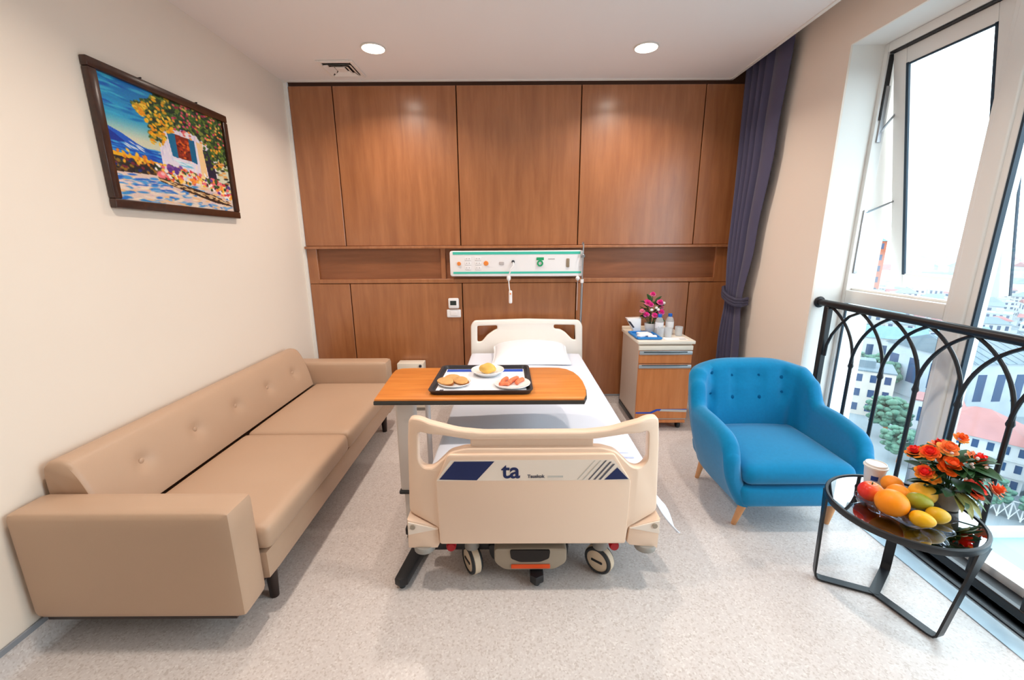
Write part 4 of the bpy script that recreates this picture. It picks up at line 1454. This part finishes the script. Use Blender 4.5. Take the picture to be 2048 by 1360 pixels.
def section(s, shrink=1.0, push=0.0, dh=0.0):
    P, n = path(s)
    H, th_ = hgt(s) - dh, thick(s) * shrink
    z0_ = .165
    m = min(s, 1 - s)
    out = []
    tang = Vector((0, -1, 0))
    for k in range(NP):
        q = k / NP
        if q < .40:                       # outer face going up
            f = q / .40
            z = z0_ + f * (H - .045 - z0_)
            off = th_ / 2 - .095 * (1 - f) ** 1.8 * (1.0 if m < .3 else 1.0) - .0 * f
        elif q < .56:                     # rounded top
            a = (q - .40) / .16 * PI
            z = H - .045 + .045 * math.sin(a) * (1 if shrink > .3 else .8)
            off = th_ / 2 * math.cos(a)
        else:                             # inner face going down
            f = (q - .56) / .44
            z = H - .045 - f * (H - .045 - z0_)
            off = -th_ / 2 - .025 * math.sin(PI * min(1, f * 1.2)) * sm(m, .3, .42) - .095 * f ** 1.8
        v = P + n * off
        v.z = z
        v.y -= push
        out.append(v)
    return out
mb = MB()
secs = [section(0, .08, .030, .05), section(0, .45, .026, .035), section(0, .78, .016, .016), section(0, .95, .005, .003)]
secs += [section(i / NS) for i in range(NS + 1)]
secs += [section(1, .95, .005, .003), section(1, .78, .016, .016), section(1, .45, .026, .035), section(1, .08, .030, .05)]
R_ = []
for sec in secs:
    row = []
    for v in sec:
        for bx_, bz_ in CB:
            d2 = ((v.x - bx_) / .026) ** 2 + ((v.z - bz_) / .026) ** 2
            if v.y > 2.25 and v.y < 2.52:
                P0 = Vector((bx_, v.y, bz_))
                if d2 < 9 and v.y < 2.49:
                    v.y += .028 * math.exp(-d2) if v.y < 2.47 else 0
        row.append(mb.bm.verts.new(v))
    R_.append(row)
for A, B in zip(R_, R_[1:]):
    for k in range(NP):
        mb.bm.faces.new((A[k], A[(k + 1) % NP], B[(k + 1) % NP], B[k]))
mb.bm.faces.new(R_[0])
mb.bm.faces.new(R_[-1][::-1])
mb.fixn = True
shell = build('shell', mb, M_blue, t, angle=60)
def basefn(p, q):
    f = (p.z - .165) / .13
    k = 1 - .0 * f
    p.x = AX + (p.x - AX) * (.93 + .09 * f)
    return p
build('seat_base', MB().puff((AX - .300, AFY - .046, .165), (AX + .300, 2.50, .285), .035, 14, 14, 6, fn=basefn), M_blue, t)
build('seat_cushion', MB().puff((AX - .288, AFY - .05, .288), (AX + .288, 2.44, .395), .05, 18, 18, 8, crown=.030), M_blue, t, angle=60)
for bx_, bz_ in CB:
    # find the inner surface
    best = min((v for row in secs for v in row if 2.2 < v.y < 2.50), key=lambda v: abs(v.x - bx_) + abs(v.z - bz_) + (0 if v.y < 2.475 else 1))
    build('button', MB().blob((best.x, best.y + .002, best.z), (.016, .007, .016), 10), M_bluedark, shell)
for sx_ in (-1, 1):
    for y_, dy in ((1.945, .045), (2.42, .03)):
        x0_ = AX + sx_ * .245
        build('leg', MB().tube([(x0_ - sx_ * .01, y_, .175), (x0_ + sx_ * (.008), y_ + (dy if y_ < 2.2 else dy), 0)], [.022, .013], 14), M_beech, t)

# ---------------------------------------------------------------- balcony railing
RX = 1.985
t = thing('balcony_railing', (RX, 1.6, .0), 'black iron railing with pointed arches in front of the tall window', 'railing')
YE = -.09
build('handrail', MB().tube([(RX, 2.665, 1.116), (RX, YE, 1.116)], .0215, 16), M_black, t)
build('wall_flange', MB().lathe([(0, 0), (.034, 0), (.036, .006), (.030, .014), (.022, .016)], (0, 0, 0), 24, Matrix.Translation((RX, 2.68, 1.116)) @ Matrix.Rotation(PI / 2, 4, 'X')), M_black, t)
build('post', MB().box((RX - .018, 2.572, .01), (RX + .018, 2.610, 1.10), .004, 1), M_black, t)
build('bottom_rail', MB().box((RX - .014, YE, .052), (RX + .014, 2.60, .094), .004, 1), M_black, t)
sp_ = .2015
ys = [2.348 - sp_ * k for k in range(12)]
bal = None
for k, y in enumerate(ys):
    thick_post = False
    if bal is None:
        b_ = MB().tube([(RX, y, .09), (RX, y, .79)], .0095, 8)
        b_.tube([(RX, y, .772), (RX, y, .782), (RX, y, .80)], [.011, .0145, .011], 8)
        bal = build('baluster', b_, M_black, t)
    else:
        c = bal.copy()
        COL.objects.link(c)
        c.location = Vector((0, y - ys[0], 0))
arc = {}
T_ = math.radians(66)
for k, y in enumerate(ys):
    for sg in (1, -1):
        tgt = y + sg * sp_ if not (k == 0 and sg == 1) else 2.575
        if sg in arc and not (k == 0 and sg == 1):
            c = arc[sg].copy()
            COL.objects.link(c)
            c.location = Vector((0, y - arc[(sg, 'y')], 0))
            continue
        pts = []
        for i in range(13):
            a = T_ * i / 12
            pts.append((RX + .004 * sg, y + (tgt - y) * (1 - math.cos(a)) / (1 - math.cos(T_)), .785 + .315 * math.sin(a) / math.sin(T_)))
        o = build('arch_bar', MB().tube(pts, .0085, 8), M_black, t)
        if not (k == 0 and sg == 1):
            arc[sg] = o
            arc[(sg, 'y')] = y
b_ = MB()
for p in ((RX, 2.572, .80),):
    b_.tube([(RX, 2.56, .79), (RX, 2.556, .86), (RX, 2.53, .93), (RX, 2.48, 1.0), (RX, 2.42, 1.065), (RX, 2.348, 1.10)], .0085, 8)
build('arch_bar', b_, M_black, t)

# ---------------------------------------------------------------- coffee table
TCX, TCY, TR = 1.560, 1.480, .245
t = thing('coffee_table', (TCX, TCY, 0), 'round smoked glass side table on a black three strip frame', 'table')
ZG = .452
build('glass_top', MB().lathe([(0, .008), (TR - .012, .008), (TR - .010, .006), (TR - .010, 0), (0, 0)], (TCX, TCY, ZG - .008), 64), M_mirrorglass, t)
build('rim', MB().lathe([(TR - .010, -.022), (TR, -.022), (TR + .002, -.018), (TR + .002, .002), (TR - .001, .005), (TR - .009, .005), (TR - .010, .001), (TR - .010, -.022)], (TCX, TCY, ZG), 64), M_black, t)
JC = Vector((1.571, 1.520))
def strip(foot, top_, wdt=.036, th_=.008):
    """flat bar: from the joint along the floor to the foot, round the bend and up to the rim"""
    f, tp = Vector(foot), Vector(top_)
    dr_ = (f - JC).normalized()
    L = (f - JC).length
    pts = [(0, .008), (L * .5, .008), (L - .03, .008), (L - .012, .012), (L - .003, .024), (L, .045)]
    P = [Vector((JC.x + dr_.x * d, JC.y + dr_.y * d, z)) for d, z in pts]
    e0 = Vector((f.x, f.y, .045))
    e1 = Vector((tp.x, tp.y, ZG - .02))
    for k in (1, 2, 3):
        P.append(e0.lerp(e1, k / 3))
    sd = Vector((-dr_.y, dr_.x, 0))
    mb = MB()
    rows = []
    for i, p in enumerate(P):
        d = (P[min(i + 1, len(P) - 1)] - P[max(0, i - 1)]).normalized()
        nn = d.cross(sd).normalized()
        wk = wdt if i < len(P) - 1 else wdt * 1.7
        rows.append([mb.bm.verts.new(p + sd * a * wk / 2 + nn * b * th_ / 2) for a, b in ((-1, -1), (1, -1), (1, 1), (-1, 1))])
    for A, B in zip(rows, rows[1:]):
        for k in range(4):
            mb.bm.faces.new((A[k], A[(k + 1) % 4], B[(k + 1) % 4], B[k]))
    mb.bm.faces.new(rows[0][::-1])
    mb.bm.faces.new(rows[-1])
    mb.fixn = True
    return mb
def onrim(ang, r=TR - .006):
    return (TCX + r * math.cos(ang), TCY + r * math.sin(ang))
build('leg', strip((1.372, 1.612), onrim(math.radians(142))), M_black, t, angle=30)
build('leg', strip((1.632, 1.296), onrim(math.radians(-62))), M_black, t, angle=30)
build('leg', strip((1.735, 1.652), onrim(math.radians(44))), M_black, t, angle=30)
build('hub', MB().cyl((JC.x, JC.y, .0), (JC.x, JC.y, .013), .020, n=6), M_black, t, smooth=False)

# fruit plate
ZK = ZG + .0005
BC = Vector((1.540, 1.452))
def wv(a, r):
    return .06 * math.sin(8 * a) * max(0, (r - .06) / .06)
bw = build('fruit_plate', MB().lathe([(0, .003), (.075, .003), (.08, 0), (.095, .003), (.128, .018), (.144, .026), (.145, .029), (.126, .023), (.09, .009), (0, .008)], (BC.x, BC.y, ZK), 64, wave=wv), M_crystal, origin=(BC.x, BC.y, ZK), angle=50)
tag(bw, 'clear crystal plate with scalloped rim holding fruit on the side table', 'plate')
def fruit(name, x, y, z, s, col, label, rough=.4, ang=0, stem=True, fn=None, col2=None, nz=12):
    m = mat(name + ' skin', col, rough, spec=.4, noise=.25 if col2 is None else 0, nscale=nz)
    if col2 is not None:
        nt = m.node_tree
        b = nt.nodes['Principled BSDF']
        tc = nt.nodes.new('ShaderNodeTexCoord')
        sx = nt.nodes.new('ShaderNodeSeparateXYZ')
        n = nt.nodes.new('ShaderNodeTexNoise')
        n.inputs['Scale'].default_value = 14
        nt.links.new(tc.outputs['Object'], sx.inputs[0])
        nt.links.new(tc.outputs['Object'], n.inputs['Vector'])
        ad = nt.nodes.new('ShaderNodeMath')
        ad.operation = 'MULTIPLY_ADD'
        ad.inputs[1].default_value = 11.0
        nt.links.new(sx.outputs[0], ad.inputs[0])
        nt.links.new(n.outputs['Fac'], ad.inputs[2])
        r = nt.nodes.new('ShaderNodeValToRGB')
        r.color_ramp.elements[0].position, r.color_ramp.elements[1].position = .1, .85
        r.color_ramp.elements[0].color = (*lin(col), 1)
        r.color_ramp.elements[1].color = (*lin(col2), 1)
        nt.links.new(ad.outputs[0], r.inputs['Fac'])
        nt.links.new(r.outputs['Color'], b.inputs['Base Color'])
    R = Matrix.Rotation(ang, 4, 'Z')
    o = build(name, MB().blob((x, y, ZK + z), s, 24, fn, R), m, origin=(x, y, ZK + z), angle=80)
    tag(o, label, 'fruit')
    if stem:
        top_ = Vector((x, y, ZK + z + s[2] * .93))
        build('stem', MB().tube([top_ - Vector((0, 0, .006)), top_ + Vector((.001, 0, .004))], .0028, 6), M_leaf, o)
    return o
def applef(p):
    r = math.hypot(p.x, p.y)
    return Vector((p.x, p.y, p.z - .22 * math.exp(-(r / .3) ** 2) * (1 if p.z > 0 else -1)))
def mangof(p):
    k = 1 - .18 * p.x
    return Vector((p.x, p.y * k, p.z * k))
fruit('red_apple', 1.463, 1.520, .049, (.044, .042, .040), (226, 52, 40), 'red and orange blushed apple at the left of the fruit plate', .3, fn=applef, col2=(252, 150, 60))
fruit('orange', 1.462, 1.424, .062, (.053, .053, .050), (255, 146, 10), 'largest orange at the front of the fruit plate', .45, stem=False, nz=30)
fruit('orange', 1.550, 1.492, .054, (.040, .040, .038), (250, 148, 24), 'smaller orange in the middle of the fruit plate', .45, stem=False, nz=30)
fruit('orange', 1.590, 1.565, .052, (.038, .038, .036), (244, 146, 30), 'smaller orange at the back of the fruit plate', .45, stem=False, nz=30)
fruit('pear', 1.645, 1.490, .058, (.046, .044, .042), (250, 186, 50), 'yellow ochre pear with a brown eye facing the viewer', .45, fn=applef)
fruit('green_mango', 1.572, 1.428, .064, (.041, .031, .031), (150, 150, 40), 'olive green mango lying on top of the fruit plate', .4, -.5, False, mangof, nz=10)
fruit('yellow_mango', 1.516, 1.352, .041, (.038, .030, .029), (240, 176, 20), 'yellow mango at the front rim of the fruit plate', .4, -.7, False, mangof, nz=10)
fruit('yellow_mango', 1.594, 1.372, .042, (.037, .030, .030), (216, 168, 26), 'greenish yellow mango at the right of the fruit plate', .4, -.3, False, mangof, nz=10)

# paper cup
t = thing('paper_cup', (1.590, 1.652, ZK), 'white paper cup with lid and blue mark at the back of the side table', 'cup')
build('body', MB().lathe([(0, 0), (.030, 0), (.031, .002), (.040, .084), (0, .084)], (1.590, 1.652, ZK), 32), M_cup, t)
build('lid', MB().lathe([(.041, .082), (.0435, .084), (.0435, .090), (.040, .092), (.038, .100), (.035, .101), (.033, .097), (0, .097)], (1.590, 1.652, ZK), 32), M_potw, t)
def cupmark(u, v):
    a = math.radians(232) + (u - .5) * .7
    z = .030 + v * .022
    r = .0345 + (z - .03) * .11
    return (1.590 + r * math.cos(a), 1.652 + r * math.sin(a), ZK + z)
mb = MB()
mb.grid(cupmark, 6, 3)
build('blue_mark', mb, M_cupblue, t)

# orange flower arrangement
FX, FY = 1.742, 1.490
pot = tag(build('flower_pot', MB().lathe([(0, 0), (.038, 0), (.044, .004), (.052, .055), (.054, .075), (.049, .076), (.046, .05), (0, .045)], (FX, FY, ZK), 28), M_pot, origin=(FX, FY, ZK)), 'mottled grey pot under the orange roses on the side table', 'flower pot')
t = thing('orange_bouquet', (FX, FY, ZK + .05), 'dome of orange and red roses with dark leaves on the side table', 'flowers')
OR, RD, SAL = (255, 150, 50), (236, 36, 26), (255, 140, 96)
bl = [(.0, .0, .238, .026, OR, (250, 90, 24)), (-.040, .0, .195, .036, (255, 170, 80), (250, 110, 50)), (-.108, .0, .178, .034, (250, 120, 40), RD),
      (-.055, -.035, .140, .044, (255, 110, 30), (250, 84, 24)), (-.125, -.015, .100, .034, OR, (230, 30, 30)), (.070, -.01, .150, .040, OR, RD), (.100, -.015, .100, .036, OR, (255, 120, 50)),
      (.050, -.045, .045, .045, (250, 90, 40), RD), (.150, -.03, .030, .038, SAL, (250, 110, 60)), (.02, .09, .16, .036, OR, RD), (-.07, .09, .13, .036, OR, RD), (.11, .07, .10, .034, SAL, OR), (-.10, -.03, .082, .024, OR, OR)]
stems = MB()
for k, (dx, dy, dz, R, co, ci) in enumerate(bl):
    c = Vector((FX + dx, FY + dy, ZK + .06 + dz))
    stems.tube([(FX + dx * .1, FY + dy * .1, ZK + .05), tuple(c - Vector((0, 0, .008)))], .003, 6)
    build('rose', petal_bloom(c, R, co, ci, (dx * 4, dy * 4 - .35, .55), 40 + k), M_petal, t, angle=80)
build('stems', stems, M_leaf, t)
ld, lo_, lf = leaf_mesh('leaf_green', .078, .020, .2, M_leaf), leaf_mesh('leaf_olive', .085, .014, .3, M_leaf2), leaf_mesh('leaf_fresh', .08, .012, .3, M_leaf3)
rg = random.Random(21)
for k in range(80):
    a = rg.uniform(0, 2 * PI)
    e = rg.uniform(-.15, 1.0)
    h = rg.uniform(.02, .16)
    add_leaf(t, ld, (FX + .04 * math.cos(a), FY + .04 * math.sin(a), ZK + .05 + h), (math.cos(a) * math.cos(e), math.sin(a) * math.cos(e), math.sin(e)), rg.uniform(.8, 1.3), rg.uniform(-.6, .6))
for a, e, mm in ((-100, -.2, lo_), (-75, -.45, lo_), (-60, -.5, lf), (-45, -.4, lf), (-115, -.05, lo_), (-165, .05, ld), (150, .1, ld), (-90, -.55, lo_), (-30, -.2, lf)):
    a = math.radians(a)
    add_leaf(t, mm, (FX + .04 * math.cos(a), FY + .04 * math.sin(a), ZK + .085), (math.cos(a) * math.cos(e), math.sin(a) * math.cos(e), math.sin(e)), 1.1, rg.uniform(-.4, .4))
wl_ = MB()
for k in range(26):
    a, h = rg.uniform(0, 2 * PI), rg.uniform(.08, .2)
    r = .05 + .05 * rg.random()
    wl_.blob((FX + r * math.cos(a), FY + r * math.sin(a), ZK + .05 + h), (.006, .006, .006), 6)
fb_ = build('filler_buds', wl_, mat('pale bud', (226, 200, 190), .6), t)
fb_['kind'] = 'stuff'

# ---------------------------------------------------------------- the city far below
GZ = -42.0
M_ground = mat('city ground', (112, 122, 128), .9, noise=.8, nscale=.08)
def cm(c, r=.85, n=.3, s=.4):
    return mat('city paint', [v * .70 for v in c], r, noise=n, nscale=s, spec=.2)
C_white = cm((236, 240, 242))
C_cream = cm((230, 222, 212))
C_pale = cm((206, 218, 228))
C_pink = cm((186, 132, 128))
C_red = cm((176, 108, 108))
C_greyroof = cm((128, 146, 158))
C_blueroof = cm((120, 160, 176))
C_orange = cm((196, 122, 96))
C_win = mat('city window', (30, 52, 84), .25, spec=.6)
C_tree = mat('city tree', (64, 98, 82), .9, noise=.8, nscale=.5)
C_annex = cm((168, 200, 212), .7, .15)
struct('ground', MB().box((-300, -300, GZ - 1), (2400, 2600, GZ)), M_ground)

def house(x, y, sx, sy, h, rot, wall, roof, kind, label, group=None, floors=0, cols=0, win=True, name='city_building', base=GZ):
    t = thing(name, (x, y, base), label, 'building', group)
    R = Matrix.Translation((x, y, base)) @ Matrix.Rotation(rot, 4, 'Z')
    build('wall', MB().box((-sx / 2, -sy / 2, 0), (sx / 2, sy / 2, h), 0, 1, R), wall, t, smooth=False)
    if kind == 'flat':
        rf = MB().box((-sx / 2 - .15, -sy / 2 - .15, h), (sx / 2 + .15, sy / 2 + .15, h + .35), 0, 1, R)
        rf.box((-sx * .15, -sy * .2, h + .35), (sx * .15, sy * .15, h + 2.2), 0, 1, R)
    elif kind == 'hip':
        rf = MB()
        tt = bmesh.new()
        e = .6
        rh = min(sx, sy) * .36
        ins = min(sx, sy) / 2
        A = [tt.verts.new(p) for p in ((-sx / 2 - e, -sy / 2 - e, h), (sx / 2 + e, -sy / 2 - e, h), (sx / 2 + e, sy / 2 + e, h), (-sx / 2 - e, sy / 2 + e, h))]
        if sx >= sy:
            a, b = tt.verts.new((-sx / 2 + ins, 0, h + rh)), tt.verts.new((sx / 2 - ins, 0, h + rh))
            fs = ((A[0], A[1], b, a), (A[1], A[2], b), (A[2], A[3], a, b), (A[3], A[0], a))
        else:
            a, b = tt.verts.new((0, -sy / 2 + ins, h + rh)), tt.verts.new((0, sy / 2 - ins, h + rh))
            fs = ((A[0], A[1], a), (A[1], A[2], b, a), (A[2], A[3], b), (A[3], A[0], a, b))
        for f in fs:
            tt.faces.new(f)
        tt.faces.new(A[::-1])
        bmesh.ops.recalc_face_normals(tt, faces=tt.faces)
        rf._merge(tt, R)
    else:  # gable
        rh = sy * .2
        rf = MB().prism([(-sy / 2 - .5, h), (sy / 2 + .5, h), (0, h + rh)], 0, -sx / 2 - .5, sx / 2 + .5, 0, 1, R)
        n = int(sx / 2.4)
        if n and kind == 'shed':
            for i in range(n + 1):
                xx = -sx / 2 + sx * i / n
                for sg in (-1, 1):
                    rf.tube([R @ Vector((xx, sg * (sy / 2 + .5), h + .08)), R @ Vector((xx, 0, h + rh + .08))], .09, 4)
    build('roof', rf, roof, t, smooth=False)
    if win == 'join':
        jw = MB()
    if win and floors:
        for face in ((0, -1), (-1, 0)):
            L = sx if face[1] else sy
            n = cols if face[1] else max(1, int(cols * sy / sx))
            for fl in range(floors):
                zc = h * (fl + .55) / floors
                wh = h / floors * .5
                for i in range(n):
                    p = -L / 2 + L * (i + .5) / n
                    ww = L / n * .45
                    if face[1]:
                        fr = MB().box((p - ww / 2, -sy / 2 - .06, zc - wh / 2), (p + ww / 2, -sy / 2 + .02, zc + wh / 2), 0, 1, R)
                    else:
                        fr = MB().box((-sx / 2 - .06, p - ww / 2, zc - wh / 2), (-sx / 2 + .02, p + ww / 2, zc + wh / 2), 0, 1, R)
                    if win == 'join':
                        me_ = bpy.data.meshes.new('t')
                        fr.bm.to_mesh(me_)
                        fr.bm.free()
                        jw.bm.from_mesh(me_)
                        bpy.data.meshes.remove(me_)
                    else:
                        build('window', fr, C_win, t, smooth=False)
    if win == 'join':
        build('windows', jw, C_win, t, smooth=False)['kind'] = 'stuff'
    if name == 'villa':
        bd = MB()
        for zz_ in [h * k_ / floors for k_ in range(1, floors)] + [h - .25]:
            bd.box((-sx / 2 - .25, -sy / 2 - .25, zz_ - .12), (sx / 2 + .25, sy / 2 + .25, zz_ + .12), 0, 1, R)
        build('cornice', bd, C_white, t, smooth=False)
    return t

RZ = math.radians(-42)
house(88, 73, 13, 11, 9.0, RZ - .12, C_white, C_pink, 'hip', 'white villa with a red hipped roof, nearest below the window', floors=3, cols=7, name='villa')
house(91, 57.5, 13, 11, 12.5, RZ - .1, C_white, C_red, 'hip', 'white house with blue windows right of the red roofed villa', floors=4, cols=6, name='villa')
house(130, 110, 34, 24, 14, RZ + .75, C_pale, C_greyroof, 'shed', 'big shed with a grey ribbed metal roof behind the villa', floors=1, cols=7, name='shed')
house(92, 104, 11, 10, 11.5, RZ + .1, C_cream, C_greyroof, 'flat', 'white block with rows of dark windows near the railing post', floors=3, cols=4)
house(128, 140, 20, 15, 12, RZ + .12, C_white, C_blueroof, 'gable', 'long white hall with a blue green roof left of the grey shed', floors=1, cols=5, name='hall')
house(100, 92, 8, 7, 7, RZ, C_white, C_pink, 'flat', 'low pale outbuilding between the trees and the grey shed', floors=1, cols=3)
house(290, 338, 10, 10, 43, RZ, C_orange, C_blueroof, 'hip', 'slim orange tower under a blue roof on the skyline', floors=5, cols=2, name='tower', win='join')
rg = random.Random(4)
placed = [(88, 73, 10), (91, 57, 10), (130, 110, 24), (92, 104, 9), (128, 140, 15), (100, 92, 7), (290, 338, 10), (86, 86, 5), (80, 66, 7)]
def scatter(n, d0, d1, az0, az1, s0, s1, far):
    cnt = 0
    roofs = (('pink', C_pink), ('grey', C_greyroof), ('blue green', C_blueroof), ('red', C_red))
    for _ in range(6000):
        if cnt >= n:
            break
        az = math.radians(rg.uniform(az0, az1))
        d = d0 * (d1 / d0) ** rg.random()
        x, y = d * math.sin(az), d * math.cos(az)
        s = rg.uniform(s0, s1)
        if any((x - a) ** 2 + (y - b) ** 2 < (s * .72 + r) ** 2 for a, b, r in placed):
            continue
        placed.append((x, y, s * .62))
        cnt += 1
        h = rg.uniform(4.5, 10) + (rg.random() < .15 and d > 420) * rg.uniform(5, 14)
        wallm = rg.choice((C_white, C_white, C_cream, C_pale))
        kind = rg.choice(('flat', 'hip', 'gable'))
        rn, roofm = rg.choice(roofs) if kind != 'flat' else ('flat pale', rg.choice((C_pale, C_greyroof, C_white)))
        if far:
            house(x, y, s, s * rg.uniform(.6, .9), h, RZ + rg.uniform(-.6, .6), wallm, roofm, kind, 'small pale block in the hazy far city', 'far city blocks', win=False)
        else:
            house(x, y, s, s * rg.uniform(.6, .9), h, RZ + rg.uniform(-.3, .3), wallm, roofm, kind, 'town block with a %s roof in the middle distance beyond the window' % rn, 'middle distance town blocks with %s roofs' % rn, floors=rg.choice((2, 3)), cols=4, win=True if d < 165 else 'join')
scatter(120, 140, 470, 35, 57, 7.5, 14, False)
scatter(140, 480, 1700, 34, 58, 14, 34, True)
# trees
def tree(x, y, r, h, label, seed, group=None):
    g_ = random.Random(seed)
    t = thing('tree', (x, y, GZ), label, 'tree', group)
    build('trunk', MB().tube([(x, y, GZ), (x + .1, y, GZ + h * .5)], [r * .12, r * .07], 8), M_crust, t)
    mb = MB()
    for k in range(150):
        v = Vector((g_.gauss(0, 1), g_.gauss(0, 1), g_.gauss(0, 1))).normalized() * r * g_.uniform(.55, 1)
        q = r * g_.uniform(.12, .24)
        mb.blob((x + v.x, y + v.y, GZ + h * .62 + v.z * .8), (q, q, q * .7), 6)
    build('crown', mb, C_tree, t, smooth=False)
tree(84, 87, 4.2, 10, 'bluish green tree behind the armchair arm, below the window', 1)
tree(77.5, 76, 3.4, 8, 'lower bushy tree in front of the bluish green one', 2)
tree(78.5, 61.0, 2.6, 6, 'small tree by the white lattice in front of the villa', 3)
tree(81.5, 56.0, 2.6, 5.6, 'small tree at the right end of the white lattice', 4)
for k, (x, y) in enumerate(((115, 125), (160, 140), (118, 78), (110, 118), (180, 150), (150, 165), (112, 130))):
    tree(x, y, 4.2, 9, 'round green street tree among the town blocks', 20 + k, 'street trees')
# lattice fence
t = thing('lattice_fence', (80, 59, GZ), 'white garden lattice in front of the villa', 'fence')
a, b = Vector((74.5, 62.5, GZ)), Vector((83.0, 55.2, GZ))
n = 9
for i in range(n + 1):
    p = a.lerp(b, i / n)
    build('post', MB().tube([p, p + Vector((0, 0, 3.2))], .11, 6), C_white, t)
for i in range(n):
    p, q = a.lerp(b, i / n), a.lerp(b, (i + 1) / n)
    build('brace', MB().tube([p + Vector((0, 0, .2)), q + Vector((0, 0, 3.1))], .08, 5).tube([p + Vector((0, 0, 3.1)), q + Vector((0, 0, .2))], .08, 5), C_white, t)
build('rail', MB().tube([a + Vector((0, 0, 3.2)), b + Vector((0, 0, 3.2))], .11, 6), C_white, t)
# haze lying over the city
hz_ = bpy.data.materials.new('haze')
hz_.use_nodes = True
hn = hz_.node_tree
hn.nodes.clear()
ho_ = hn.nodes.new('ShaderNodeOutputMaterial')
hv = hn.nodes.new('ShaderNodeVolumeScatter')
hv.inputs['Color'].default_value = (.9, .97, 1, 1)
hv.inputs['Density'].default_value = .0004
hn.links.new(hv.outputs[0], ho_.inputs['Volume'])
hm = MB().box((60, 30, GZ + .05), (1700, 2000, -6.0))
hob = build('haze', hm, hz_, smooth=False)
tag(hob, 'pale daylight haze lying over the far city', 'haze', kind='stuff')
# annex roof below the window
t = thing('annex_roof', (7, 2, -3.2), 'pale blue flat annex roof right under the window', 'roof')
build('deck', MB().box((2.6, -8, -3.4), (16, 5.70, -3.0)), C_annex, t, smooth=False)
for k in range(6):
    y = 5.66 - k * .9
    build('seam', MB().box((2.6, y - .05, -3.0), (16, y + .05, -2.95)), C_white, t, smooth=False)
build('parapet', MB().box((2.6, 5.60, -3.0), (16, 5.72, -2.88)), C_white, t, smooth=False)
